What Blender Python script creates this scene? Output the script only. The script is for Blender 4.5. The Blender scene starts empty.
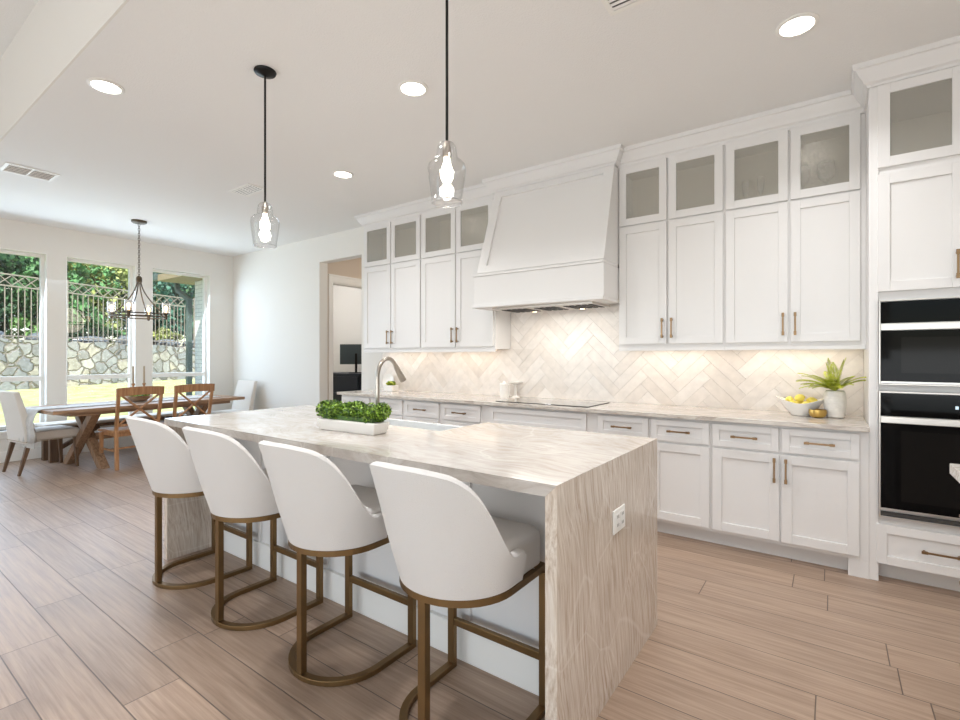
import bpy, bmesh, math, random
from mathutils import Vector, Matrix, Euler
random.seed(7)
PI = math.pi
R = math.radians
scene = bpy.context.scene
COL = scene.collection

# ------------------------------------------------------------------ camera, world, lights, exposure
cam_data = bpy.data.cameras.new('camera')
cam = bpy.data.objects.new('camera', cam_data)
COL.objects.link(cam)
cam.location = (0, 0, 1.331)
cam.rotation_euler = (R(90), 0, R(35.8))
cam_data.sensor_width = 36
cam_data.lens = 487 / 960 * 36
cam_data.shift_y = -3.3 / 960
cam_data.clip_start = 0.05
scene.camera = cam

scene.view_settings.view_transform = 'Standard'
scene.view_settings.look = 'None'
scene.view_settings.gamma = 1
scene.view_settings.use_curve_mapping = False
scene.view_settings.exposure = -0.04
scene.cycles.use_denoising = True
scene.cycles.max_bounces = 10
scene.cycles.diffuse_bounces = 6
scene.cycles.glossy_bounces = 4
scene.cycles.transmission_bounces = 6
scene.cycles.transparent_max_bounces = 16
scene.cycles.sample_clamp_indirect = 6
scene.cycles.caustics_reflective = False
scene.cycles.caustics_refractive = False

world = bpy.data.worlds.new('world')
scene.world = world
world.use_nodes = True
wn = world.node_tree
wbg = wn.nodes['Background']
sky = wn.nodes.new('ShaderNodeTexSky')
sky.sky_type = 'NISHITA'
sky.sun_disc = False
sky.sun_elevation = R(52)
sky.sun_rotation = R(70)
wn.links.new(sky.outputs[0], wbg.inputs[0])
wbg.inputs[1].default_value = 0.36

def light(name, kind, loc, energy, color=(1, 1, 1), rot=(0, 0, 0), size=None, size_y=None, parent=None, spread=None):
    d = bpy.data.lights.new(name, kind)
    d.energy = energy
    d.color = color
    if kind == 'AREA':
        d.shape = 'RECTANGLE' if size_y else 'DISK'
        d.size = size
        if size_y: d.size_y = size_y
        if spread: d.spread = spread
    elif kind == 'POINT' and size: d.shadow_soft_size = size
    elif kind == 'SUN' and size: d.angle = size
    o = bpy.data.objects.new(name, d)
    COL.objects.link(o)
    o.location = loc
    o.rotation_euler = rot
    if parent: o.parent = parent
    return o

light('sun', 'SUN', (10, -6, 20), 8.5, (1, .96, .88), tuple(Vector((-.48, .45, -.75)).to_track_quat('-Z', 'Y').to_euler()), R(1))
# fill lights added behind the camera, as unseen living room daylight
light('living_rear_fill', 'AREA', (-1.8, -4.2, .9), 172, (.88, .95, 1), (R(128), 0, 0), 8.0, 1.4)
light('living_side_fill', 'AREA', (2.8, -1.8, .9), 50, (.90, .95, 1), (R(125), 0, R(90)), 3.6, 1.4)  # added fill at the plain right wall, where no window opens
# daylight through the dining nook windows
light('nook_window_daylight', 'AREA', (-8.75, 2.0, 1.6), 165, (.64, .80, 1), (R(68), 0, R(-90)), 4.2, 2.2)

# ------------------------------------------------------------------ materials
def lin(c):
    return tuple(((v / 255) / 12.92 if v / 255 <= .04045 else ((v / 255 + .055) / 1.055) ** 2.4) for v in c) + (1,)

def mat(name, rgb=(200, 200, 200), rough=.5, metal=0, spec=.5, bump=0, bscale=60, var=0, vscale=8, emit=None, estr=0, coat=0, vstretch=None):
    m = bpy.data.materials.new(name)
    m.use_nodes = True
    nt = m.node_tree
    b = nt.nodes['Principled BSDF']
    b.inputs['Base Color'].default_value = lin(rgb)
    b.inputs['Roughness'].default_value = rough
    b.inputs['Metallic'].default_value = metal
    b.inputs['Specular IOR Level'].default_value = spec
    if coat: b.inputs['Coat Weight'].default_value = coat
    if emit:
        b.inputs['Emission Color'].default_value = lin(emit)
        b.inputs['Emission Strength'].default_value = estr
    tc = nt.nodes.new('ShaderNodeTexCoord')
    mp = nt.nodes.new('ShaderNodeMapping')
    nt.links.new(tc.outputs['Object'], mp.inputs[0])
    if vstretch: mp.inputs['Scale'].default_value = vstretch
    n = nt.nodes.new('ShaderNodeTexNoise')
    n.inputs['Scale'].default_value = vscale
    n.inputs['Detail'].default_value = 5
    nt.links.new(mp.outputs[0], n.inputs['Vector'])
    if var:
        r = nt.nodes.new('ShaderNodeValToRGB')
        r.color_ramp.elements[0].position = .3
        r.color_ramp.elements[1].position = .7
        r.color_ramp.elements[0].color = lin(tuple(max(0, c * (1 - var)) for c in rgb))
        r.color_ramp.elements[1].color = lin(tuple(min(255, c * (1 + var * .6)) for c in rgb))
        nt.links.new(n.outputs[0], r.inputs[0])
        nt.links.new(r.outputs[0], b.inputs['Base Color'])
    if bump:
        n2 = nt.nodes.new('ShaderNodeTexNoise')
        n2.inputs['Scale'].default_value = bscale
        n2.inputs['Detail'].default_value = 3
        nt.links.new(mp.outputs[0], n2.inputs['Vector'])
        bp = nt.nodes.new('ShaderNodeBump')
        bp.inputs['Strength'].default_value = bump
        bp.inputs['Distance'].default_value = .01
        nt.links.new(n2.outputs[0], bp.inputs['Height'])
        nt.links.new(bp.outputs[0], b.inputs['Normal'])
    return m

def glass_mat(name, tint=(1, 1, 1), gloss=.06, rough=.02, bump=0, haze=0, hazecol=(230, 230, 230)):
    """thin pane: clear transmission with mirror reflection that grows at grazing angles"""
    m = bpy.data.materials.new(name)
    m.use_nodes = True
    nt = m.node_tree
    nt.nodes.clear()
    out = nt.nodes.new('ShaderNodeOutputMaterial')
    tr = nt.nodes.new('ShaderNodeBsdfTransparent')
    tr.inputs[0].default_value = (*tint, 1)
    gl = nt.nodes.new('ShaderNodeBsdfGlossy')
    gl.inputs['Roughness'].default_value = rough
    fr = nt.nodes.new('ShaderNodeLayerWeight')
    fr.inputs[0].default_value = .3
    mr = nt.nodes.new('ShaderNodeMapRange')
    mr.inputs['To Min'].default_value = gloss
    mr.inputs['To Max'].default_value = .8
    nt.links.new(fr.outputs['Facing'], mr.inputs['Value'])
    pw = nt.nodes.new('ShaderNodeMath'); pw.operation = 'POWER'; pw.inputs[1].default_value = 2.5
    nt.links.new(fr.outputs['Facing'], pw.inputs[0])
    nt.links.new(pw.outputs[0], mr.inputs['Value'])
    mx = nt.nodes.new('ShaderNodeMixShader')
    nt.links.new(mr.outputs[0], mx.inputs[0])
    src = tr.outputs[0]
    if haze:
        df = nt.nodes.new('ShaderNodeBsdfDiffuse')
        df.inputs[0].default_value = lin(hazecol)
        m2 = nt.nodes.new('ShaderNodeMixShader')
        m2.inputs[0].default_value = haze
        nt.links.new(tr.outputs[0], m2.inputs[1])
        nt.links.new(df.outputs[0], m2.inputs[2])
        src = m2.outputs[0]
    nt.links.new(src, mx.inputs[1])
    nt.links.new(gl.outputs[0], mx.inputs[2])
    nt.links.new(mx.outputs[0], out.inputs[0])
    if bump:
        tc = nt.nodes.new('ShaderNodeTexCoord')
        n = nt.nodes.new('ShaderNodeTexNoise')
        n.inputs['Scale'].default_value = 90
        nt.links.new(tc.outputs['Object'], n.inputs['Vector'])
        bp = nt.nodes.new('ShaderNodeBump')
        bp.inputs['Strength'].default_value = bump
        bp.inputs['Distance'].default_value = .004
        nt.links.new(n.outputs[0], bp.inputs['Height'])
        nt.links.new(bp.outputs[0], gl.inputs['Normal'])
    return m

def quartzite(name, rot, base=(220, 211, 201), dark=(178, 158, 138), light_=(238, 234, 228), rough=.12, fine=20, warp=.35):
    m = bpy.data.materials.new(name)
    m.use_nodes = True
    nt = m.node_tree
    b = nt.nodes['Principled BSDF']
    b.inputs['Roughness'].default_value = rough
    tc = nt.nodes.new('ShaderNodeTexCoord')
    mp = nt.nodes.new('ShaderNodeMapping')
    mp.inputs['Rotation'].default_value = rot
    nt.links.new(tc.outputs['Object'], mp.inputs[0])
    # gentle large scale bending of the veins
    nw = nt.nodes.new('ShaderNodeTexNoise'); nw.inputs['Scale'].default_value = 1.6; nw.inputs['Detail'].default_value = 2
    nt.links.new(mp.outputs[0], nw.inputs['Vector'])
    mx = nt.nodes.new('ShaderNodeVectorMath'); mx.operation = 'MULTIPLY_ADD'
    mx.inputs[1].default_value = (warp, warp, warp)
    nt.links.new(nw.outputs['Color'], mx.inputs[0])
    nt.links.new(mp.outputs[0], mx.inputs[2])
    st = nt.nodes.new('ShaderNodeVectorMath'); st.operation = 'MULTIPLY'
    st.inputs[1].default_value = (1.0, fine, fine)
    nt.links.new(mx.outputs[0], st.inputs[0])
    n = nt.nodes.new('ShaderNodeTexNoise'); n.inputs['Scale'].default_value = 2.6; n.inputs['Detail'].default_value = 9; n.inputs['Roughness'].default_value = .68
    nt.links.new(st.outputs[0], n.inputs['Vector'])
    r = nt.nodes.new('ShaderNodeValToRGB')
    e = r.color_ramp.elements
    e[0].position = .34; e[0].color = lin(dark)
    e[1].position = .50; e[1].color = lin(base)
    q = e.new(.66); q.color = lin(light_)
    nt.links.new(n.outputs[0], r.inputs[0])
    # soft blotches
    n3 = nt.nodes.new('ShaderNodeTexNoise'); n3.inputs['Scale'].default_value = 3.5; n3.inputs['Detail'].default_value = 4
    nt.links.new(mp.outputs[0], n3.inputs['Vector'])
    r3 = nt.nodes.new('ShaderNodeValToRGB')
    r3.color_ramp.elements[0].position = .35; r3.color_ramp.elements[0].color = (.84, .82, .80, 1)
    r3.color_ramp.elements[1].position = .65; r3.color_ramp.elements[1].color = (1.0, 1.0, 1.0, 1)
    nt.links.new(n3.outputs[0], r3.inputs[0])
    mm = nt.nodes.new('ShaderNodeMixRGB'); mm.blend_type = 'MULTIPLY'; mm.inputs[0].default_value = .7
    nt.links.new(r.outputs[0], mm.inputs[1]); nt.links.new(r3.outputs[0], mm.inputs[2])
    # thin crossing white veins
    v = nt.nodes.new('ShaderNodeTexVoronoi'); v.feature = 'DISTANCE_TO_EDGE'; v.inputs['Scale'].default_value = 2.3
    nt.links.new(mx.outputs[0], v.inputs['Vector'])
    rv = nt.nodes.new('ShaderNodeValToRGB')
    rv.color_ramp.elements[0].position = 0; rv.color_ramp.elements[0].color = (1, 1, 1, 1)
    rv.color_ramp.elements[1].position = .012; rv.color_ramp.elements[1].color = (0, 0, 0, 1)
    nt.links.new(v.outputs['Distance'], rv.inputs[0])
    mf = nt.nodes.new('ShaderNodeMath'); mf.operation = 'MULTIPLY'; mf.inputs[1].default_value = .26
    nt.links.new(rv.outputs[0], mf.inputs[0])
    m4 = nt.nodes.new('ShaderNodeMixRGB')
    m4.inputs[2].default_value = lin((244, 240, 234))
    nt.links.new(mf.outputs[0], m4.inputs[0]); nt.links.new(mm.outputs[0], m4.inputs[1])
    nt.links.new(m4.outputs[0], b.inputs['Base Color'])
    return m

def wood(name, rgb, dark, rough=.5, axis='y', scale=1.0):
    m = bpy.data.materials.new(name)
    m.use_nodes = True
    nt = m.node_tree
    b = nt.nodes['Principled BSDF']
    b.inputs['Roughness'].default_value = rough
    tc = nt.nodes.new('ShaderNodeTexCoord')
    mp = nt.nodes.new('ShaderNodeMapping')
    s = {'x': (1.5, 22, 22), 'y': (22, 1.5, 22), 'z': (22, 22, 1.5)}[axis]
    mp.inputs['Scale'].default_value = tuple(v * scale for v in s)
    nt.links.new(tc.outputs['Object'], mp.inputs[0])
    n = nt.nodes.new('ShaderNodeTexNoise'); n.inputs['Scale'].default_value = 2; n.inputs['Detail'].default_value = 6; n.inputs['Distortion'].default_value = .6
    nt.links.new(mp.outputs[0], n.inputs['Vector'])
    r = nt.nodes.new('ShaderNodeValToRGB')
    r.color_ramp.elements[0].position = .32; r.color_ramp.elements[0].color = lin(dark)
    r.color_ramp.elements[1].position = .66; r.color_ramp.elements[1].color = lin(rgb)
    nt.links.new(n.outputs[0], r.inputs[0])
    nt.links.new(r.outputs[0], b.inputs['Base Color'])
    return m

def floor_mat():
    """wood-look porcelain planks 0.2 m wide laid along X, every row shifted by its own amount"""
    m = bpy.data.materials.new('plank_floor')
    m.use_nodes = True
    nt = m.node_tree
    L = nt.links.new
    N = nt.nodes.new
    b = nt.nodes['Principled BSDF']
    tc = N('ShaderNodeTexCoord')
    sp = N('ShaderNodeSeparateXYZ'); L(tc.outputs['Object'], sp.inputs[0])
    def math_(op, a, c=None, v=None):
        x = N('ShaderNodeMath'); x.operation = op
        L(a, x.inputs[0]) if not isinstance(a, (int, float)) else setattr(x.inputs[0], 'default_value', a)
        if c is not None:
            L(c, x.inputs[1]) if not isinstance(c, (int, float)) else setattr(x.inputs[1], 'default_value', c)
        return x.outputs[0]
    W, LEN = .202, 1.22
    yy = math_('SUBTRACT', sp.outputs['Y'], .104)
    yr = math_('DIVIDE', yy, W)
    row = math_('FLOOR', yr)
    fy = math_('FRACT', yr)
    wn1 = N('ShaderNodeTexWhiteNoise'); wn1.noise_dimensions = '1D'
    L(row, wn1.inputs['W'])
    xs = math_('ADD', math_('DIVIDE', sp.outputs['X'], LEN), math_('MULTIPLY', wn1.outputs['Value'], 7.3))
    colm = math_('FLOOR', xs)
    fx = math_('FRACT', xs)
    cv = N('ShaderNodeCombineXYZ'); L(row, cv.inputs[0]); L(colm, cv.inputs[1])
    wn2 = N('ShaderNodeTexWhiteNoise'); wn2.noise_dimensions = '3D'; L(cv.outputs[0], wn2.inputs['Vector'])
    # grout distance
    dy = math_('MULTIPLY', math_('MINIMUM', fy, math_('SUBTRACT', 1.0, fy)), W)
    dx = math_('MULTIPLY', math_('MINIMUM', fx, math_('SUBTRACT', 1.0, fx)), LEN)
    dd = math_('MINIMUM', dx, dy)
    gr = N('ShaderNodeMapRange'); gr.inputs['From Min'].default_value = .0014; gr.inputs['From Max'].default_value = .0032
    L(dd, gr.inputs['Value'])
    # grain, offset per plank
    off = N('ShaderNodeVectorMath'); off.operation = 'MULTIPLY_ADD'
    off.inputs[1].default_value = (9, 9, 9)
    L(wn2.outputs['Color'], off.inputs[0]); L(tc.outputs['Object'], off.inputs[2])
    mp = N('ShaderNodeVectorMath'); mp.operation = 'MULTIPLY'; mp.inputs[1].default_value = (1.1, 26, 1)
    L(off.outputs[0], mp.inputs[0])
    n = N('ShaderNodeTexNoise'); n.inputs['Scale'].default_value = 2.2; n.inputs['Detail'].default_value = 8; n.inputs['Roughness'].default_value = .62; n.inputs['Distortion'].default_value = .35
    L(mp.outputs[0], n.inputs['Vector'])
    r = N('ShaderNodeValToRGB')
    e = r.color_ramp.elements
    e[0].position = .30; e[0].color = lin((146, 122, 104))
    e[1].position = .72; e[1].color = lin((184, 160, 140))
    q = e.new(.5); q.color = lin((166, 142, 123))
    L(n.outputs[0], r.inputs[0])
    tone = N('ShaderNodeMapRange'); tone.inputs['To Min'].default_value = .88; tone.inputs['To Max'].default_value = 1.08
    L(wn2.outputs['Value'], tone.inputs['Value'])
    vm = N('ShaderNodeVectorMath'); vm.operation = 'SCALE'
    L(r.outputs[0], vm.inputs[0]); L(tone.outputs[0], vm.inputs['Scale'])
    mx = N('ShaderNodeMixRGB'); mx.inputs[1].default_value = lin((98, 82, 72))
    L(gr.outputs[0], mx.inputs[0]); L(vm.outputs[0], mx.inputs[2])
    L(mx.outputs[0], b.inputs['Base Color'])
    rg = N('ShaderNodeMapRange'); rg.inputs['To Min'].default_value = .32; rg.inputs['To Max'].default_value = .5
    L(n.outputs[0], rg.inputs['Value']); L(rg.outputs[0], b.inputs['Roughness'])
    bp = N('ShaderNodeBump'); bp.inputs['Strength'].default_value = .5; bp.inputs['Distance'].default_value = .002
    L(gr.outputs[0], bp.inputs['Height']); L(bp.outputs[0], b.inputs['Normal'])
    return m

def stone_wall_mat():
    m = bpy.data.materials.new('rubble_stone')
    m.use_nodes = True
    nt = m.node_tree
    L = nt.links.new; N = nt.nodes.new
    b = nt.nodes['Principled BSDF']; b.inputs['Roughness'].default_value = .9
    tc = N('ShaderNodeTexCoord')
    v1 = N('ShaderNodeTexVoronoi'); v1.inputs['Scale'].default_value = 3.1; v1.inputs['Randomness'].default_value = 1
    v2 = N('ShaderNodeTexVoronoi'); v2.feature = 'DISTANCE_TO_EDGE'; v2.inputs['Scale'].default_value = 3.1
    dn = N('ShaderNodeTexNoise'); dn.inputs['Scale'].default_value = 3.5; dn.inputs['Detail'].default_value = 4
    L(tc.outputs['Object'], dn.inputs['Vector'])
    dm = N('ShaderNodeVectorMath'); dm.operation = 'MULTIPLY_ADD'; dm.inputs[1].default_value = (.28, .28, .28)
    L(dn.outputs['Color'], dm.inputs[0]); L(tc.outputs['Object'], dm.inputs[2])
    L(dm.outputs[0], v1.inputs['Vector']); L(dm.outputs[0], v2.inputs['Vector'])
    sp = N('ShaderNodeSeparateColor'); L(v1.outputs['Color'], sp.inputs[0])
    r = N('ShaderNodeValToRGB'); e = r.color_ramp.elements
    e[0].position = 0; e[0].color = lin((104, 103, 100))
    e[1].position = 1; e[1].color = lin((190, 186, 178))
    for p, c in ((.25, (150, 152, 153)), (.5, (184, 176, 160)), (.75, (128, 130, 134))):
        q = e.new(p); q.color = lin(c)
    L(sp.outputs[0], r.inputs[0])
    n = N('ShaderNodeTexNoise'); n.inputs['Scale'].default_value = 9; n.inputs['Detail'].default_value = 6
    L(tc.outputs['Object'], n.inputs['Vector'])
    mm = N('ShaderNodeMixRGB'); mm.blend_type = 'OVERLAY'; mm.inputs[0].default_value = .55
    L(r.outputs[0], mm.inputs[1]); L(n.outputs[0], mm.inputs[2])
    g = N('ShaderNodeMapRange'); g.inputs['From Min'].default_value = .01; g.inputs['From Max'].default_value = .09
    L(v2.outputs['Distance'], g.inputs['Value'])
    mx = N('ShaderNodeMixRGB'); mx.inputs[1].default_value = lin((132, 124, 112))
    L(g.outputs[0], mx.inputs[0]); L(mm.outputs[0], mx.inputs[2])
    L(mx.outputs[0], b.inputs['Base Color'])
    bp = N('ShaderNodeBump'); bp.inputs['Strength'].default_value = .9; bp.inputs['Distance'].default_value = .06
    L(g.outputs[0], bp.inputs['Height']); L(bp.outputs[0], b.inputs['Normal'])
    return m

def brick_mat():
    m = bpy.data.materials.new('painted_brick')
    m.use_nodes = True
    nt = m.node_tree
    b = nt.nodes['Principled BSDF']; b.inputs['Roughness'].default_value = .8
    tc = nt.nodes.new('ShaderNodeTexCoord')
    mp = nt.nodes.new('ShaderNodeMapping'); mp.inputs['Rotation'].default_value = (R(90), 0, 0)
    br = nt.nodes.new('ShaderNodeTexBrick')
    br.inputs['Color1'].default_value = lin((236, 234, 228)); br.inputs['Color2'].default_value = lin((226, 224, 218))
    br.inputs['Mortar'].default_value = lin((196, 194, 188))
    br.inputs['Scale'].default_value = 1; br.inputs['Brick Width'].default_value = .22; br.inputs['Row Height'].default_value = .075
    br.inputs['Mortar Size'].default_value = .006
    nt.links.new(tc.outputs['Object'], mp.inputs[0]); nt.links.new(mp.outputs[0], br.inputs['Vector'])
    nt.links.new(br.outputs[0], b.inputs['Base Color'])
    return m

M = dict(
    wall=mat('wall_paint', (232, 229, 223), .85, bump=.08, bscale=180),
    ceiling=mat('ceiling_paint', (238, 237, 235), .9, bump=.25, bscale=120),
    trim=mat('trim_paint', (240, 238, 233), .45),
    cabinet=mat('cabinet_paint', (229, 227, 225), .38),
    inside=mat('cabinet_inside', (226, 220, 208), .7),
    floor=floor_mat(),
    top=quartzite('quartzite_top', (0, 0, R(10)), base=(197, 190, 183), dark=(178, 168, 158), light_=(208, 203, 197), rough=.13, fine=11, warp=.5),
    side=quartzite('quartzite_side', (R(-9), R(90), 0), base=(212, 199, 185), dark=(184, 165, 147), light_=(228, 220, 210), fine=40, warp=.13),
    counter=quartzite('quartzite_counter', (0, 0, R(3)), base=(214, 207, 199), dark=(170, 156, 146), light_=(226, 221, 214), fine=16),
    bronze=mat('champagne_bronze', (150, 122, 92), .35, metal=1),
    brass=mat('stool_bronze', (128, 102, 68), .42, metal=.85, var=.06),
    fabric=mat('stool_fabric', (228, 225, 222), .95, spec=.2, bump=.5, bscale=420, var=.0),
    linen=mat('chair_linen', (226, 220, 212), .95, spec=.2, bump=.4, bscale=380),
    piping=mat('chair_piping', (176, 160, 138), .9),
    runner=mat('runner_cloth', (206, 204, 200), .95, bump=.4, bscale=300, var=.05, vscale=30),
    runner_dark=mat('runner_dark', (60, 58, 58), .95),
    oak=wood('chair_oak', (188, 142, 100), (150, 106, 70), .5, 'z'),
    table=wood('table_wood', (176, 142, 112), (128, 98, 74), .5, 'y'),
    tleg=wood('table_leg_wood', (166, 134, 106), (120, 92, 70), .55, 'z'),
    walnut=wood('chair_leg_wood', (118, 92, 70), (86, 64, 48), .5, 'z'),
    black=mat('black_metal', (28, 27, 26), .4, metal=.6),
    iron=mat('dark_bronze_metal', (92, 80, 66), .5, metal=.8),
    nickel=mat('brushed_nickel', (176, 168, 158), .28, metal=1),
    steel=mat('stainless_steel', (214, 208, 202), .3, metal=.9),
    oven=mat('oven_glass', (12, 11, 11), .05, spec=.1),
    oven2=mat('oven_window', (22, 20, 19), .08, spec=.12),
    cook=mat('cooktop_glass', (20, 20, 21), .04, spec=.9, coat=1),
    ceramic=mat('white_ceramic', (238, 235, 230), .25),
    vase=mat('vase_ceramic', (228, 223, 215), .4, var=.05, vscale=25),
    gold=mat('gold_metal', (206, 170, 96), .3, metal=.9),
    lemon=mat('lemon_skin', (244, 226, 104), .4, bump=.3, bscale=220),
    sink=mat('fireclay', (226, 228, 228), .15),
    leaf=mat('boxwood_leaf', (134, 166, 58), .5, var=.35, vscale=30),
    leaf2=mat('boxwood_leaf_dark', (66, 98, 36), .5, var=.3, vscale=30),
    fern=mat('fern_leaf', (184, 192, 66), .5, var=.25, vscale=20),
    stem=mat('stem', (110, 118, 50), .6),
    soil=mat('soil', (62, 48, 38), .95, var=.2, vscale=60),
    plastic=mat('white_plastic', (240, 239, 235), .35),
    slot=mat('dark_slot', (58, 56, 54), .6),
    dark=mat('navy_desk', (30, 38, 50), .4),
    screen=mat('monitor_back', (66, 78, 82), .3),
    vent=mat('vent_dark', (96, 94, 92), .7),
    grass=mat('lawn_grass', (186, 196, 130), .95, var=.22, vscale=3, bump=.5, bscale=40),
    patio=mat('patio_concrete', (190, 184, 174), .9, var=.08, vscale=4),
    stone=stone_wall_mat(),
    capstone=mat('capstone', (178, 172, 160), .9, var=.2, vscale=5, bump=.6, bscale=8),
    boulder=mat('boulder', (134, 142, 146), .9, var=.25, vscale=4, bump=.5, bscale=10),
    fence=mat('fence_metal', (156, 148, 134), .6, metal=.2),
    brick=brick_mat(),
    gutter=mat('gutter_green', (82, 98, 92), .5),
    soffit=mat('soffit_tan', (150, 134, 104), .8),
    glass=glass_mat('clear_pane', (.97, .98, .98), .04),
    cabglass=glass_mat('seeded_glass', (.95, .95, .93), .07, .05, bump=.3, haze=.20, hazecol=(228, 224, 214)),
    shade=glass_mat('pendant_glass', (.97, .97, .97), .05, .02),
    stemware=glass_mat('stemware_glass', (.93, .93, .93), .12, .03, haze=.12),
    bulb=mat('bulb_glow', (255, 240, 215), .5, emit=(255, 238, 214), estr=28),
    cbulb=mat('candle_glow', (255, 230, 190), .5, emit=(255, 216, 160), estr=7),
    can=mat('downlight_glow', (255, 250, 240), .5, emit=(255, 248, 238), estr=16),
    led=mat('led_strip_glow', (255, 236, 208), .5, emit=(255, 222, 178), estr=6),
    display=mat('display_glow', (200, 220, 230), .4, emit=(190, 215, 230), estr=.6),
    office=mat('office_wall_paint', (226, 222, 216), .85),
    hall=mat('hall_wall_paint', (206, 192, 176), .85),
    bark=mat('tree_bark', (92, 78, 62), .9, var=.2, vscale=10),
)
TREE_LEAVES = [mat('tree_leaf_%s' % n, c, .6, var=.45, vscale=2.2) for n, c in
               (('deep', (70, 112, 72)), ('mid', (92, 138, 84)), ('yellow', (164, 174, 104)), ('blue', (66, 112, 92)), ('bright', (122, 164, 92)))]

# ------------------------------------------------------------------ mesh building
class MB:
    def __init__(self, origin=(0, 0, 0)):
        self.v = []; self.f = []; self.mi = []; self.o = Vector(origin); self.cur = 0
    def add(self, verts, faces, T=None):
        n = len(self.v)
        for p in verts:
            p = Vector(p)
            if T is not None: p = T @ p
            self.v.append(p - self.o)
        for f in faces:
            self.f.append(tuple(i + n for i in f)); self.mi.append(self.cur)
        return self
    def box(self, x0, x1, y0, y1, z0, z1, T=None):
        if x1 < x0: x0, x1 = x1, x0
        if y1 < y0: y0, y1 = y1, y0
        if z1 < z0: z0, z1 = z1, z0
        vs = [(x0, y0, z0), (x1, y0, z0), (x1, y1, z0), (x0, y1, z0), (x0, y0, z1), (x1, y0, z1), (x1, y1, z1), (x0, y1, z1)]
        return self.add(vs, [(0, 3, 2, 1), (4, 5, 6, 7), (0, 1, 5, 4), (1, 2, 6, 5), (2, 3, 7, 6), (3, 0, 4, 7)], T)
    def hexa(self, vs):
        """8 corners, bottom ring then top ring (counter-clockwise from above)"""
        return self.add(vs, [(0, 3, 2, 1), (4, 5, 6, 7), (0, 1, 5, 4), (1, 2, 6, 5), (2, 3, 7, 6), (3, 0, 4, 7)])
    def bar(self, a, b, w, h=None, up=(0, 0, 1)):
        a = Vector(a); b = Vector(b); h = h or w
        d = (b - a); l = d.length; d.normalize()
        u = Vector(up)
        if abs(d.dot(u)) > .98: u = Vector((0, 1, 0))
        s = d.cross(u).normalized(); u = s.cross(d).normalized()
        vs = []
        for p in (a, b):
            for i, j in ((-1, -1), (1, -1), (1, 1), (-1, 1)):
                vs.append(p + s * (i * w / 2) + u * (j * h / 2))
        return self.add(vs, [(0, 1, 2, 3), (7, 6, 5, 4), (0, 4, 5, 1), (1, 5, 6, 2), (2, 6, 7, 3), (3, 7, 4, 0)])
    def tube(self, pts, r, n=12, closed=False, cap=True):
        pts = [Vector(p) for p in pts]
        rs = r if isinstance(r, (list, tuple)) else [r] * len(pts)
        m = len(pts); rings = []
        t0 = (pts[1] - pts[0]).normalized()
        ref = Vector((0, 0, 1)) if abs(t0.z) < .9 else Vector((1, 0, 0))
        nrm = t0.cross(ref).normalized()
        vs = []
        for i, p in enumerate(pts):
            if closed: t = (pts[(i + 1) % m] - pts[i - 1]).normalized()
            elif i == 0: t = t0
            elif i == m - 1: t = (pts[-1] - pts[-2]).normalized()
            else: t = (pts[i + 1] - pts[i - 1]).normalized()
            nrm = (nrm - t * nrm.dot(t)).normalized()
            bi = t.cross(nrm)
            for k in range(n):
                a = 2 * PI * k / n
                vs.append(p + (nrm * math.cos(a) + bi * math.sin(a)) * rs[i])
        fs = []
        for i in range(m if closed else m - 1):
            j = (i + 1) % m
            for k in range(n):
                fs.append((i * n + k, i * n + (k + 1) % n, j * n + (k + 1) % n, j * n + k))
        if cap and not closed:
            fs.append(tuple(reversed(range(n)))); fs.append(tuple(range((m - 1) * n, m * n)))
        return self.add(vs, fs)
    def lathe(self, prof, c=(0, 0, 0), n=28, sx=1, sy=1, T=None):
        vs = []; fs = []
        m = len(prof)
        for r, z in prof:
            for k in range(n):
                a = 2 * PI * k / n
                vs.append((c[0] + r * math.cos(a) * sx, c[1] + r * math.sin(a) * sy, c[2] + z))
        for i in range(m - 1):
            for k in range(n):
                fs.append((i * n + k, i * n + (k + 1) % n, (i + 1) * n + (k + 1) % n, (i + 1) * n + k))
        if prof[0][0] > 1e-5: fs.append(tuple(reversed(range(n))))
        if prof[-1][0] > 1e-5: fs.append(tuple(range((m - 1) * n, m * n)))
        return self.add(vs, fs, T)
    def cyl(self, c, r, h, n=24):
        return self.lathe([(r, 0), (r, h)], c, n)
    def sweep(self, path, sec, closed=False):
        """horizontal path, section (offset to the right of travel, z)"""
        P = [Vector((p[0], p[1], 0)) for p in path]; z0 = [p[2] if len(p) > 2 else 0 for p in path]
        m = len(P); k = len(sec); vs = []
        for i in range(m):
            if closed: a = (P[i] - P[i - 1]).normalized(); b = (P[(i + 1) % m] - P[i]).normalized()
            else:
                a = (P[i] - P[i - 1]).normalized() if i else None
                b = (P[i + 1] - P[i]).normalized() if i < m - 1 else None
                a = a or b; b = b or a
            na = Vector((a.y, -a.x, 0)); nb = Vector((b.y, -b.x, 0))
            nn = (na + nb); l = nn.length
            nn = nn / l if l > 1e-6 else na
            sc = 1 / max(.3, nn.dot(na))
            for (u, z) in sec: vs.append(P[i] + nn * (u * sc) + Vector((0, 0, z + z0[i])))
        fs = []
        for i in range(m if closed else m - 1):
            j = (i + 1) % m
            for q in range(k):
                w = (q + 1) % k
                fs.append((i * k + q, j * k + q, j * k + w, i * k + w))
        if not closed:
            fs.append(tuple(range(k))); fs.append(tuple(reversed(range((m - 1) * k, m * k))))
        return self.add(vs, fs)
    def prism(self, poly, z0, z1):
        n = len(poly)
        vs = [(x, y, z0) for x, y in poly] + [(x, y, z1) for x, y in poly]
        fs = [tuple(reversed(range(n))), tuple(range(n, 2 * n))] + [(i, (i + 1) % n, n + (i + 1) % n, n + i) for i in range(n)]
        return self.add(vs, fs)
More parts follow.
